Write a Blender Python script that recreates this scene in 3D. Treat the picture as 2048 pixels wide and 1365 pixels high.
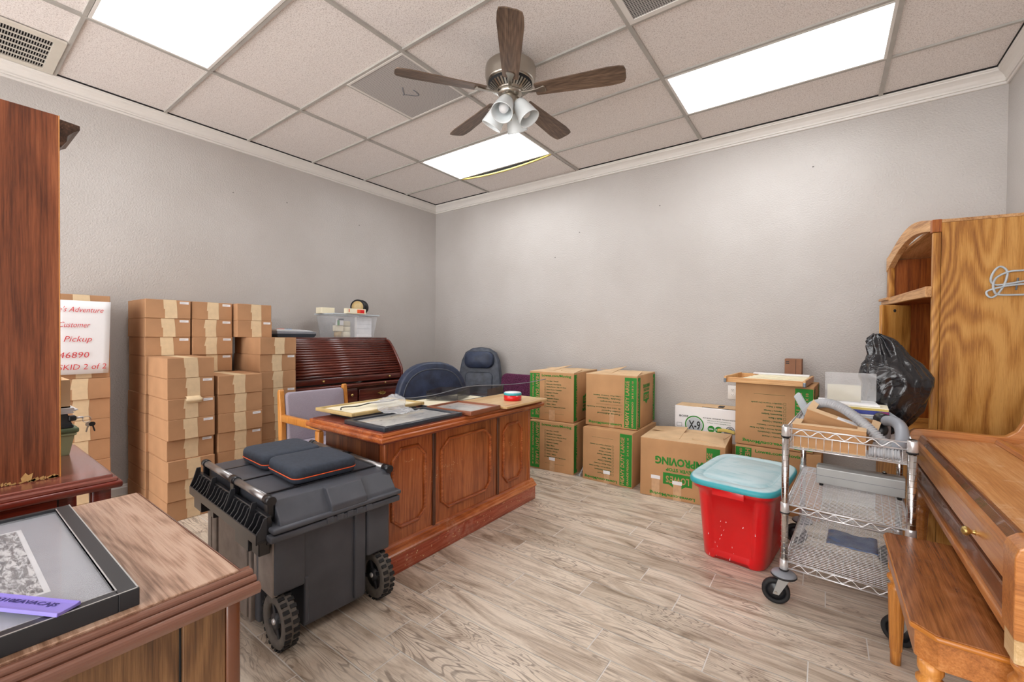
import bpy, bmesh, math, random
from mathutils import Vector, Matrix, noise
random.seed(7)
R = math.radians
PI = math.pi
scene = bpy.context.scene
for o in list(bpy.data.objects): bpy.data.objects.remove(o)

# ------------------------------------------------------------------ camera
cam_data = bpy.data.cameras.new('camera')
cam_data.sensor_width = 36.0
cam_data.sensor_fit = 'HORIZONTAL'
cam_data.lens = 858.69/2048*36
cam_data.clip_start = 0.05
cam = bpy.data.objects.new('camera', cam_data)
scene.collection.objects.link(cam)
yaw, pitch, roll = -.6308, -.0115, .0081
Fv = Vector((math.sin(yaw)*math.cos(pitch), math.cos(yaw)*math.cos(pitch), math.sin(pitch)))
Rv = Vector((math.cos(yaw), -math.sin(yaw), 0)); Uv = Rv.cross(Fv)
R2 = Rv*math.cos(roll)+Uv*math.sin(roll); U2 = -Rv*math.sin(roll)+Uv*math.cos(roll)
m = Matrix((R2, U2, -Fv)).transposed().to_4x4()
m.translation = (4.3477, -4.1555, 1.24)
cam.matrix_world = m
scene.camera = cam

# ------------------------------------------------------------------ world, exposure
world = bpy.data.worlds.new('world'); scene.world = world
world.use_nodes = True
wb = world.node_tree.nodes['Background']
wb.inputs[0].default_value = (1.0, 0.99, 0.985, 1); wb.inputs[1].default_value = 3.8
scene.view_settings.view_transform = 'Standard'
scene.view_settings.look = 'None'
scene.view_settings.gamma = 1
scene.view_settings.exposure = 0.46
LIGHT = 7.0          # emission strength of the ceiling diffusers

H = 3.0              # ceiling height
W = 5.285            # room width (x), back wall at y=0, left wall at x=0
L1 = .988; TX = 1.2192; M0 = -.5744; TY = .6096

# ------------------------------------------------------------------ materials
def srgb(r, g, b):
    f = lambda c: (c/255/12.92) if c/255 <= .04045 else ((c/255+.055)/1.055)**2.4
    return (f(r), f(g), f(b), 1)

def newmat(name):
    mt = bpy.data.materials.new(name); mt.use_nodes = True
    nt = mt.node_tree; b = nt.nodes['Principled BSDF']
    return mt, nt, b

def N(nt, typ, **kw):
    n = nt.nodes.new(typ)
    for k, v in kw.items():
        if k in n.inputs: n.inputs[k].default_value = v
        else: setattr(n, k, v)
    return n

def coords(nt, scale=(1, 1, 1), loc=(0, 0, 0), rot=(0, 0, 0), src='Object'):
    tc = nt.nodes.new('ShaderNodeTexCoord'); mp = nt.nodes.new('ShaderNodeMapping')
    mp.inputs['Scale'].default_value = scale; mp.inputs['Location'].default_value = loc
    mp.inputs['Rotation'].default_value = rot
    nt.links.new(tc.outputs[src], mp.inputs[0])
    return mp.outputs[0]

def ramp(nt, fac, stops):
    r = nt.nodes.new('ShaderNodeValToRGB')
    e = r.color_ramp.elements
    while len(e) < len(stops): e.new(.5)
    for i, (p, c) in enumerate(stops):
        e[i].position = p; e[i].color = c if len(c) == 4 else (*c, 1)
    nt.links.new(fac, r.inputs[0])
    return r.outputs[0]

def mixc(nt, fac, a, b, typ='MIX'):
    n = nt.nodes.new('ShaderNodeMix'); n.data_type = 'RGBA'; n.blend_type = typ
    for s, v in ((0, fac), (6, a), (7, b)):
        if isinstance(v, (int, float)): n.inputs[s].default_value = v
        elif isinstance(v, tuple): n.inputs[s].default_value = v
        else: nt.links.new(v, n.inputs[s])
    return n.outputs[2]

def bump(nt, b, h, strength=.3, dist=.002):
    n = nt.nodes.new('ShaderNodeBump'); n.inputs['Strength'].default_value = strength
    n.inputs['Distance'].default_value = dist
    nt.links.new(h, n.inputs['Height']); nt.links.new(n.outputs[0], b.inputs['Normal'])

def plain(name, col, rough=.5, metal=0, var=.12, vs=9, bmp=0, bs=200, coat=0, spec=.5, trans=0, alpha=1):
    mt, nt, b = newmat(name)
    c = srgb(*col)
    n = N(nt, 'ShaderNodeTexNoise', Scale=vs, Detail=5.0)
    nt.links.new(coords(nt), n.inputs['Vector'])
    lo = tuple(x*(1-var) for x in c[:3])+(1,); hi = tuple(min(1, x*(1+var)) for x in c[:3])+(1,)
    nt.links.new(ramp(nt, n.outputs['Fac'], [(.3, lo), (.7, hi)]), b.inputs['Base Color'])
    b.inputs['Roughness'].default_value = rough; b.inputs['Metallic'].default_value = metal
    b.inputs['Coat Weight'].default_value = coat; b.inputs['Specular IOR Level'].default_value = spec
    b.inputs['Transmission Weight'].default_value = trans; b.inputs['Alpha'].default_value = alpha
    if bmp:
        n2 = N(nt, 'ShaderNodeTexNoise', Scale=bs, Detail=3.0)
        nt.links.new(coords(nt), n2.inputs['Vector']); bump(nt, b, n2.outputs['Fac'], bmp)
    return mt

def wood(name, dark, mid, light, axis='X', ring=9, dist=3.0, streak=60, rough=.35, coat=.15, stretch=.07, wear=None, wearamt=0, fine=.45, cath=.05):
    mt, nt, b = newmat(name)
    ax = 'XYZ'.index(axis)
    sc = [1.0, 1.0, 1.0]; sc[ax] = stretch
    v = coords(nt, tuple(sc), (1.37, .73, .59))
    d = N(nt, 'ShaderNodeTexNoise', Scale=2.2, Detail=3.0); nt.links.new(v, d.inputs['Vector'])
    sc2 = [1.0, 1.0, 1.0]; sc2[ax] = stretch*1.6
    w0 = N(nt, 'ShaderNodeTexNoise', Scale=3.4, Detail=2.5, Roughness=.45, Distortion=dist*.06)
    nt.links.new(coords(nt, tuple(sc2), (.37, 2.3, 1.9)), w0.inputs['Vector'])
    w1 = nt.nodes.new('ShaderNodeMath'); w1.operation = 'MULTIPLY'; w1.inputs[1].default_value = ring*26
    nt.links.new(w0.outputs['Fac'], w1.inputs[0])
    w = nt.nodes.new('ShaderNodeMath'); w.operation = 'SINE'; nt.links.new(w1.outputs[0], w.inputs[0])
    ss = [1.0, 1.0, 1.0]; ss[ax] = .03
    v2 = coords(nt, tuple(ss))
    s = N(nt, 'ShaderNodeTexNoise', Scale=streak*3.0, Detail=5.0, Roughness=.7); nt.links.new(v2, s.inputs['Vector'])
    big = N(nt, 'ShaderNodeTexNoise', Scale=6.0, Detail=4.0); nt.links.new(v2, big.inputs['Vector'])
    md = N(nt, 'ShaderNodeTexNoise', Scale=ring*2.2, Detail=5.0, Roughness=.6, Distortion=dist*.12)
    sm = [1.0, 1.0, 1.0]; sm[ax] = stretch*.8
    nt.links.new(coords(nt, tuple(sm), (3.1, 1.7, .4)), md.inputs['Vector'])
    def MA(x, k, y):
        q = nt.nodes.new('ShaderNodeMath'); q.operation = 'MULTIPLY_ADD'; q.inputs[1].default_value = k
        nt.links.new(x, q.inputs[0])
        if y is None: q.inputs[2].default_value = 0
        else: nt.links.new(y, q.inputs[2])
        return q.outputs[0]
    h = MA(md.outputs['Fac'], .36, MA(s.outputs['Fac'], fine*1.0, MA(big.outputs['Fac'], .26, MA(w.outputs[0], cath*.45, None))))
    c0 = .36*.5+fine*1.0*.5+.26*.5
    col = ramp(nt, h, [(c0-.115, srgb(*dark)), (c0+.01, srgb(*mid)), (c0+.12, srgb(*light))])
    pore = N(nt, 'ShaderNodeTexNoise', Scale=streak*7.0, Detail=2.0); nt.links.new(v2, pore.inputs['Vector'])
    col = mixc(nt, ramp(nt, pore.outputs['Fac'], [(.58, (0, 0, 0)), (.72, (.32,)*3)]), col, tuple(c*.7 for c in srgb(*dark)[:3])+(1,))
    if wear:
        wn = N(nt, 'ShaderNodeTexNoise', Scale=5.0, Detail=9.0, Roughness=.75)
        nt.links.new(coords(nt), wn.inputs['Vector'])
        fac = ramp(nt, wn.outputs['Fac'], [(.56, (0, 0, 0)), (.72, (wearamt,)*3)])
        col = mixc(nt, fac, col, srgb(*wear))
    nt.links.new(col, b.inputs['Base Color'])
    b.inputs['Roughness'].default_value = rough; b.inputs['Coat Weight'].default_value = coat
    b.inputs['Coat Roughness'].default_value = .2
    bump(nt, b, s.outputs['Fac'], .12, .001)
    return mt

M = {}
M['carton'] = plain('cardboard', (182, 140, 104), .85, var=.10, vs=6, bmp=.15, bs=60, spec=.2)
M['carton_dark'] = plain('cardboard_edge', (120, 82, 52), .9, var=.1)
M['moving'] = plain('moving_box_cardboard', (194, 150, 107), .85, var=.12, vs=4, bmp=.2, bs=40, spec=.2)
M['kraft_pale'] = plain('pale_cardboard', (216, 184, 146), .8, var=.1, vs=8, spec=.2)
M['tape'] = plain('paper_tape', (222, 198, 160), .6, var=.06, vs=30)
M['cleartape'] = plain('clear_tape', (205, 165, 125), .2, var=.1, vs=30, coat=.5)
M['white'] = plain('white_paper', (238, 238, 240), .7, var=.02)
M['cream'] = plain('cream_paper', (240, 232, 205), .7, var=.03)
M['ink_green'] = plain('green_ink', (38, 135, 42), .7, var=.12, vs=12)
M['ink_dgreen'] = plain('dark_green_ink', (30, 95, 50), .7, var=.1)
M['ink_black'] = plain('black_ink', (35, 35, 38), .6, var=.05)
M['ink_grey'] = plain('grey_ink', (120, 122, 128), .6, var=.05)
M['ink_red'] = plain('red_ink', (205, 45, 50), .6, var=.05)
M['hutch'] = wood('cherry_hutch_veneer', (86, 42, 22), (132, 72, 42), (162, 96, 60), 'Z', 7, 4.0, rough=.42, stretch=.06)
M['cherry'] = wood('cherry_wood', (84, 24, 16), (122, 40, 26), (146, 58, 38), 'Y', 8, 3.0, rough=.28, coat=.4)
M['cherrytop'] = wood('cherry_top', (104, 52, 44), (140, 78, 66), (164, 104, 92), 'Y', 8, 3.0, rough=.2, coat=.5)
M['exec'] = wood('red_walnut_front', (112, 50, 22), (166, 90, 46), (196, 118, 66), 'Z', 9, 4.5, rough=.3, coat=.3, wear=(206, 150, 110), wearamt=.12)
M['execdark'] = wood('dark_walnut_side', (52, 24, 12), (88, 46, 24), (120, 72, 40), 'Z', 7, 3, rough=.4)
M['exectop'] = wood('worn_mahogany', (84, 30, 20), (118, 48, 34), (152, 76, 54), 'Y', 8, 3.0, rough=.35, coat=.2, wear=(196, 140, 116), wearamt=.45)
M['exectrim'] = wood('orange_worn_trim', (120, 52, 20), (176, 92, 42), (206, 128, 76), 'Y', 8, 3.0, rough=.3, coat=.3, wear=(214, 170, 140), wearamt=.5)
M['exectrimx'] = wood('orange_worn_trim_end', (120, 52, 20), (182, 92, 36), (206, 128, 66), 'X', 8, 3.0, rough=.3, coat=.3, wear=(214, 170, 140), wearamt=.4)
M['walnut'] = wood('walnut_laminate_front', (66, 42, 24), (110, 76, 46), (142, 104, 66), 'Z', 5, 5.0, cath=.12, rough=.45, stretch=.12)
M['walnuttop'] = wood('walnut_laminate_top', (128, 94, 72), (176, 140, 116), (198, 166, 144), 'X', 7, 7, cath=.12, rough=.38, coat=.25, stretch=.16, fine=.6)
M['walnuttrim'] = plain('brown_moulding', (122, 82, 66), .2, var=.1, vs=3, coat=.6)
M['oak'] = wood('golden_oak', (146, 90, 36), (192, 134, 62), (214, 160, 88), 'Z', 5, 5, cath=.14, rough=.4, coat=.15, stretch=.10, streak=90, fine=.5)
M['oakx'] = wood('golden_oak_rail', (150, 100, 56), (206, 156, 104), (222, 178, 128), 'Y', 10, 4, rough=.45, coat=.1, stretch=.1)
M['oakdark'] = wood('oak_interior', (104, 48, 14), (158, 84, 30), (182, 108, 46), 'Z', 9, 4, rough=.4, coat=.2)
M['piano'] = wood('honey_piano_wood', (150, 88, 36), (188, 118, 56), (206, 142, 80), 'Y', 7, 3, rough=.3, coat=.4, wear=(216, 186, 156), wearamt=.3)
M['pianodust'] = wood('dusty_piano_lid', (176, 114, 60), (204, 144, 88), (218, 168, 118), 'Y', 6, 3, rough=.42, coat=.2, wear=(236, 206, 176), wearamt=.9)
M['pianox'] = wood('honey_piano_wood_end', (150, 88, 36), (190, 120, 58), (208, 144, 80), 'X', 7, 3, rough=.3, coat=.4)
M['pianotrim'] = plain('brown_lacquer_trim', (112, 66, 42), .25, var=.12, coat=.5)
M['bench'] = wood('bench_walnut', (110, 60, 28), (156, 96, 52), (180, 122, 76), 'Y', 8, 3, rough=.25, coat=.5, wear=(196, 150, 118), wearamt=.3)
M['benchedge'] = plain('honey_edge', (190, 118, 44), .3, var=.15, coat=.3)
M['rolltop'] = wood('rolltop_mahogany', (58, 22, 18), (98, 42, 32), (124, 62, 46), 'Y', 6, 3, rough=.22, coat=.4)
M['bladewood'] = wood('fan_blade_wood', (66, 50, 40), (104, 84, 69), (134, 110, 93), 'X', 10, 3, rough=.45, coat=.1, fine=.6)
M['chairwood'] = wood('honey_oak_chair', (176, 104, 36), (208, 138, 62), (224, 160, 86), 'Z', 6, 2, rough=.35, coat=.3)
M['dgrain'] = wood('dark_crown_wood', (56, 38, 28), (94, 66, 48), (134, 100, 76), 'X', 14, 3, rough=.45)
M['shelfpine'] = wood('light_pine', (198, 140, 80), (224, 172, 112), (236, 192, 138), 'X', 8, 2, rough=.45, coat=.1)
M['rawchip'] = plain('splintered_chipboard', (190, 152, 96), .9, var=.25, vs=40)
M['black'] = plain('black_plastic', (50, 52, 57), .42, var=.2, vs=6, bmp=.15, bs=300)
M['blacksat'] = plain('black_smooth_plastic', (32, 33, 37), .3, var=.15)
M['charcoal'] = plain('charcoal_plastic', (76, 79, 87), .45, var=.18, vs=7, bmp=.15, bs=300)
M['toolside'] = plain('side_reflection_plastic', (138, 127, 120), .5, var=.22, vs=14, bmp=.2, bs=80)  # taupe reflection on the chest's side is put into the base colour
M['rubber'] = plain('rubber', (30, 30, 32), .7, var=.3, vs=30)
M['carton_brown'] = plain('dark_cardboard', (142, 100, 76), .85, var=.12)
M['hose'] = plain('hose_plastic', (176, 178, 182), .4, var=.06)
M['tread'] = plain('dusty_tread', (104, 98, 92), .85, var=.2, vs=30)
M['navycase'] = plain('dark_fabric_case', (52, 60, 73), .8, var=.15, vs=60, bmp=.3, bs=600)
M['orange'] = plain('orange_piping', (235, 96, 40), .5)
M['alu'] = plain('brushed_aluminium', (170, 168, 168), .35, metal=.9, var=.08)
M['chrome'] = plain('chrome_wire', (222, 222, 224), .28, metal=.6, var=.1, vs=30)
M['post'] = plain('chrome_post', (206, 204, 204), .16, metal=1, var=.05)
M['plinth'] = wood('red_plinth_wood', (112, 40, 22), (160, 68, 42), (188, 104, 76), 'Y', 8, 3.0, rough=.35, coat=.2, wear=(206, 160, 140), wearamt=.45)
M['steel'] = plain('brushed_steel_cover', (168, 168, 166), .38, metal=.35, var=.06)
M['nickel'] = plain('brushed_nickel', (176, 170, 160), .28, metal=1, var=.06)
M['brass'] = plain('aged_brass', (196, 168, 104), .3, metal=.9, var=.2, vs=60)
M['denim'] = plain('dark_blue_leather', (42, 52, 74), .5, var=.4, vs=14, bmp=.3, bs=90)
M['denim2'] = plain('dark_grey_leather', (62, 68, 80), .5, var=.35, vs=22, bmp=.4, bs=60)
M['lavender'] = plain('lavender_fabric', (162, 154, 166), .95, var=.12, vs=300, bmp=.5, bs=500, spec=.1)
M['purple'] = plain('burgundy_fabric', (92, 48, 74), .95, var=.5, vs=90, bmp=.4, bs=400, spec=.1)
M['red'] = plain('red_plastic', (218, 14, 22), .3, var=.1, vs=5, coat=.3)
M['aqua'] = None
M['bin'] = None
M['greenbin'] = plain('pale_green_plastic', (176, 192, 152), .45, var=.05)
M['greendark'] = plain('sage_green_plastic', (104, 124, 92), .4, var=.06)
M['slate'] = plain('dark_slate_plastic', (42, 50, 58), .35, var=.1)
M['grey'] = plain('grey_plastic', (142, 146, 154), .4, var=.08)
M['ltgrey'] = plain('light_grey_plastic', (192, 200, 206), .4, var=.06)
M['blue'] = plain('blue_cover', (48, 62, 150), .4)
M['ltblue'] = plain('light_blue_label', (60, 140, 200), .5)
M['magenta'] = plain('magenta_cover', (150, 50, 110), .4)
M['violet'] = plain('violet_plastic', (140, 128, 214), .35, var=.05)
M['vdark'] = plain('dark_violet_cut', (40, 34, 110), .6)
M['frame_black'] = plain('black_frame', (42, 44, 48), .4, var=.12)
M['frame_navy'] = plain('navy_black_frame', (42, 48, 58), .35, var=.12, coat=.3)
M['frame_edge'] = plain('silver_edge', (205, 205, 205), .3, metal=.5)
M['mat_grey'] = plain('grey_mat_board', (168, 170, 178), .35, var=.08, vs=4, coat=.6)
M['frame_gold'] = plain('pale_wood_frame', (196, 170, 116), .4, var=.12, vs=20)
M['frame_brown'] = plain('brown_frame', (136, 80, 54), .4, var=.12)
M['board'] = wood('pale_board', (190, 150, 96), (214, 180, 130), (226, 198, 152), 'Y', 6, 2, rough=.4)
M['trim'] = plain('white_trim_paint', (226, 222, 217), .4, var=.02)
M['lead'] = plain('grey_steel_tip', (110, 116, 122), .4, metal=.6)
M['yellow'] = plain('yellow_foam_edge', (216, 196, 110), .9, var=.15)
M['dark'] = plain('dark_void', (22, 22, 24), .8)
M['grid'] = plain('ceiling_grid_paint', (176, 172, 166), .5, var=.08, vs=12)
M['pinhole'] = plain('small_mark', (110, 104, 100), .8)

def mk_glass(name, col, rough=.05, alpha=.35):
    mt, nt, b = newmat(name)
    b.inputs['Base Color'].default_value = srgb(*col); b.inputs['Roughness'].default_value = rough
    n = N(nt, 'ShaderNodeTexNoise', Scale=14.0, Detail=3.0); nt.links.new(coords(nt), n.inputs['Vector'])
    r = ramp(nt, n.outputs['Fac'], [(.3, (alpha*.8,)*3), (.7, (min(1, alpha*1.2),)*3)])
    nt.links.new(r, b.inputs['Alpha'])
    return mt
M['clearbin'] = mk_glass('clear_plastic', (226, 230, 236), .12, .16)
M['acrylic'] = mk_glass('acrylic_sheet', (205, 205, 205), .08, .26)
M['grille'] = plain('grille_paint', (214, 208, 196), .5, var=.03)
M['offwhite'] = plain('off_white_plastic', (226, 231, 235), .4, var=.03)
M['smoke'] = mk_glass('smoky_acrylic', (70, 66, 68), .06, .5)
M['film'] = mk_glass('plastic_film', (225, 227, 230), .10, .30)
M['blue_film'] = mk_glass('blue_plastic_film', (110, 140, 190), .15, .55)
M['glass'] = mk_glass('picture_glass', (200, 205, 212), .03, .18)

def mk_frost():
    mt, nt, b = newmat('frosted_glass')
    b.inputs['Base Color'].default_value = srgb(236, 242, 244); b.inputs['Roughness'].default_value = .25
    b.inputs['Subsurface Weight'].default_value = .0
    b.inputs['Transmission Weight'].default_value = .08
    n = N(nt, 'ShaderNodeTexNoise', Scale=60.0); nt.links.new(coords(nt), n.inputs['Vector']); bump(nt, b, n.outputs['Fac'], .05)
    return mt
M['frost'] = mk_frost()

def mk_wall():
    mt, nt, b = newmat('orange_peel_wall_paint')
    v = coords(nt)
    n = N(nt, 'ShaderNodeTexNoise', Scale=1.6, Detail=6.0); nt.links.new(v, n.inputs['Vector'])
    nt.links.new(ramp(nt, n.outputs['Fac'], [(.3, srgb(180, 174, 169)), (.7, srgb(190, 185, 181))]), b.inputs['Base Color'])
    b.inputs['Roughness'].default_value = .38
    n2 = N(nt, 'ShaderNodeTexNoise', Scale=85.0, Detail=3.0, Roughness=.55); nt.links.new(v, n2.inputs['Vector'])
    bump(nt, b, n2.outputs['Fac'], .65, .007)
    return mt
M['wall'] = mk_wall()

def mk_tile():
    mt, nt, b = newmat('speckled_ceiling_tile')
    v = coords(nt)
    n = N(nt, 'ShaderNodeTexNoise', Scale=150.0, Detail=4.0, Roughness=.7); nt.links.new(v, n.inputs['Vector'])
    nt.links.new(ramp(nt, n.outputs['Fac'], [(.36, srgb(196, 187, 183)), (.47, srgb(234, 227, 223)), (.64, srgb(244, 239, 236))]), b.inputs['Base Color'])
    b.inputs['Roughness'].default_value = .9
    bump(nt, b, n.outputs['Fac'], .35, .003)
    return mt
M['tile'] = mk_tile()

def mk_aqua():
    mt, nt, b = newmat('dusty_aqua_plastic')
    v = coords(nt, (1, 3, 1))
    n = N(nt, 'ShaderNodeTexNoise', Scale=5.0, Detail=8.0, Roughness=.6, Distortion=.8); nt.links.new(v, n.inputs['Vector'])
    g = nt.nodes.new('ShaderNodeNewGeometry'); sx = nt.nodes.new('ShaderNodeSeparateXYZ')
    nt.links.new(g.outputs['Normal'], sx.inputs[0])
    up = ramp(nt, sx.outputs['Z'], [(.80, (0, 0, 0)), (.97, (1, 1, 1))])
    d = ramp(nt, n.outputs['Fac'], [(.30, (.55,)*3), (.50, (.97,)*3)])
    fac = nt.nodes.new('ShaderNodeMath'); fac.operation = 'MULTIPLY'
    nt.links.new(up, fac.inputs[0]); nt.links.new(d, fac.inputs[1])
    nt.links.new(mixc(nt, fac.outputs[0], srgb(62, 168, 180), srgb(200, 222, 228)), b.inputs['Base Color'])
    b.inputs['Roughness'].default_value = .45
    return mt
M['aqua'] = mk_aqua()

def mk_perf(name, hole, web, pitch, duty=.5):
    mt, nt, b = newmat(name)
    v = coords(nt, (1/pitch, 1/pitch, 1/pitch))
    sx = nt.nodes.new('ShaderNodeSeparateXYZ'); nt.links.new(v, sx.inputs[0])
    outs = []
    for k in ('X', 'Y'):
        f = nt.nodes.new('ShaderNodeMath'); f.operation = 'FRACT'; nt.links.new(sx.outputs[k], f.inputs[0])
        g = nt.nodes.new('ShaderNodeMath'); g.operation = 'GREATER_THAN'; g.inputs[1].default_value = duty
        nt.links.new(f.outputs[0], g.inputs[0]); outs.append(g.outputs[0])
    mx = nt.nodes.new('ShaderNodeMath'); mx.operation = 'MAXIMUM'
    nt.links.new(outs[0], mx.inputs[0]); nt.links.new(outs[1], mx.inputs[1])
    nt.links.new(mixc(nt, mx.outputs[0], srgb(*hole), srgb(*web)), b.inputs['Base Color'])
    b.inputs['Roughness'].default_value = .5
    bump(nt, b, mx.outputs[0], .5, .002)
    return mt
M['perf'] = mk_perf('perforated_panel', (118, 114, 112), (188, 184, 182), .0125, .42)
M['perfdark'] = mk_perf('perforated_return', (60, 60, 62), (176, 174, 172), .0125, .62)

def mk_photo():
    mt, nt, b = newmat('old_aerial_photograph')
    v = coords(nt, (14, 46, 1))
    n = N(nt, 'ShaderNodeTexNoise', Scale=2.2, Detail=9.0, Roughness=.75, Distortion=.6); nt.links.new(v, n.inputs['Vector'])
    vo = N(nt, 'ShaderNodeTexVoronoi', Scale=1.6); nt.links.new(v, vo.inputs['Vector'])
    c = ramp(nt, n.outputs['Fac'], [(.42, (.03, .028, .028)), (.49, (.25, .24, .24)), (.56, (.9, .9, .91))])
    nt.links.new(mixc(nt, .35, c, vo.outputs['Color'], 'SOFT_LIGHT'), b.inputs['Base Color'])
    hs = nt.nodes.new('ShaderNodeHueSaturation'); hs.inputs['Saturation'].default_value = 0
    lk = b.inputs['Base Color'].links[0]; src = lk.from_socket; nt.links.remove(lk)
    nt.links.new(src, hs.inputs['Color']); nt.links.new(hs.outputs[0], b.inputs['Base Color'])
    b.inputs['Roughness'].default_value = .25; b.inputs['Coat Weight'].default_value = .5
    return mt
M['photo'] = mk_photo()

def mk_print():
    mt, nt, b = newmat('faded_print')
    v = coords(nt, (3, 3, 1))
    n = N(nt, 'ShaderNodeTexNoise', Scale=5.0, Detail=8.0, Roughness=.7); nt.links.new(v, n.inputs['Vector'])
    nt.links.new(ramp(nt, n.outputs['Fac'], [(.33, (.25, .25, .25)), (.40, (.62, .61, .59)), (.6, (.74, .73, .69))]), b.inputs['Base Color'])
    b.inputs['Roughness'].default_value = .12; b.inputs['Coat Weight'].default_value = .8
    return mt
M['print'] = mk_print()

def mk_bag():
    mt, nt, b = newmat('black_bin_liner')
    v = coords(nt, (1, 1, 1), rot=(0, .5, .3))
    n = N(nt, 'ShaderNodeTexNoise', Scale=7.0, Detail=3.0, Roughness=.5, Distortion=2.5); nt.links.new(v, n.inputs['Vector'])
    b.inputs['Base Color'].default_value = srgb(26, 27, 32)
    b.inputs['Roughness'].default_value = .18; b.inputs['Coat Weight'].default_value = .5
    bump(nt, b, n.outputs['Fac'], .6, .03)
    return mt
M['bag'] = mk_bag()

def mk_emit():
    mt, nt, b = newmat('light_diffuser')
    n = N(nt, 'ShaderNodeTexNoise', Scale=4.0, Detail=1.0); nt.links.new(coords(nt), n.inputs['Vector'])
    nt.links.new(ramp(nt, n.outputs['Fac'], [(.3, (.92, .965, 1)), (.7, (.97, .985, 1))]), b.inputs['Emission Color'])
    b.inputs['Base Color'].default_value = (.9, .9, .9, 1)
    b.inputs['Emission Strength'].default_value = LIGHT
    return mt
M['emit'] = mk_emit()

def mk_floor():
    mt, nt, b = newmat('wood_look_floor_tile')
    at = nt.nodes.new('ShaderNodeAttribute'); at.attribute_name = 'plank'
    tc = nt.nodes.new('ShaderNodeTexCoord')
    sep = nt.nodes.new('ShaderNodeSeparateColor'); nt.links.new(at.outputs['Color'], sep.inputs[0])
    off = nt.nodes.new('ShaderNodeVectorMath'); off.operation = 'SCALE'; off.inputs['Scale'].default_value = 23.0
    nt.links.new(at.outputs['Color'], off.inputs[0])
    add = nt.nodes.new('ShaderNodeVectorMath'); add.operation = 'ADD'
    nt.links.new(tc.outputs['Object'], add.inputs[0]); nt.links.new(off.outputs[0], add.inputs[1])
    def mp(s):
        q = nt.nodes.new('ShaderNodeMapping'); q.inputs['Scale'].default_value = s
        nt.links.new(add.outputs[0], q.inputs[0]); return q.outputs[0]
    w = N(nt, 'ShaderNodeTexNoise', Scale=3.6, Detail=8.0, Roughness=.62, Distortion=1.2); nt.links.new(mp((.55, 2.6, 1)), w.inputs['Vector'])
    s = N(nt, 'ShaderNodeTexNoise', Scale=14.0, Detail=6.0, Roughness=.72, Distortion=.4); nt.links.new(mp((.22, 7, 1)), s.inputs['Vector'])
    f0 = N(nt, 'ShaderNodeTexNoise', Scale=2.6, Detail=3.0, Roughness=.5, Distortion=.8); nt.links.new(mp((.55, 3.0, 1)), f0.inputs['Vector'])
    f1 = nt.nodes.new('ShaderNodeMath'); f1.operation = 'MULTIPLY'; f1.inputs[1].default_value = 120; nt.links.new(f0.outputs['Fac'], f1.inputs[0])
    rg = nt.nodes.new('ShaderNodeMath'); rg.operation = 'SINE'; nt.links.new(f1.outputs[0], rg.inputs[0])
    msk = N(nt, 'ShaderNodeTexNoise', Scale=1.7, Detail=2.0); nt.links.new(mp((1.2, 3.0, 1)), msk.inputs['Vector'])
    base = ramp(nt, w.outputs['Fac'], [(.28, srgb(136, 119, 102)), (.40, srgb(194, 177, 158)), (.55, srgb(234, 221, 204)), (.72, srgb(220, 203, 184))])
    c = mixc(nt, ramp(nt, s.outputs['Fac'], [(.36, (.50,)*3), (.50, (0,)*3)]), base, srgb(134, 118, 106))
    gm = nt.nodes.new('ShaderNodeMath'); gm.operation = 'MULTIPLY'
    nt.links.new(ramp(nt, rg.outputs[0], [(.55, (0,)*3), (.95, (.8,)*3)]), gm.inputs[0]); nt.links.new(ramp(nt, msk.outputs['Fac'], [(.44, (.08,)*3), (.60, (.85,)*3)]), gm.inputs[1])
    c = mixc(nt, gm.outputs[0], c, srgb(120, 104, 92))
    tone = ramp(nt, sep.outputs[0], [(0, (.78, .765, .745)), (.5, (.95, .94, .93)), (1, (1.0, 1.0, 1.0))])
    c = mixc(nt, 1.0, c, tone, 'MULTIPLY')
    nt.links.new(c, b.inputs['Base Color'])
    b.inputs['Roughness'].default_value = .42
    bump(nt, b, s.outputs['Fac'], .15, .001)
    return mt
M['floor'] = mk_floor()
M['grout'] = plain('pale_grout', (232, 228, 222), .8, var=.04)

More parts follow.
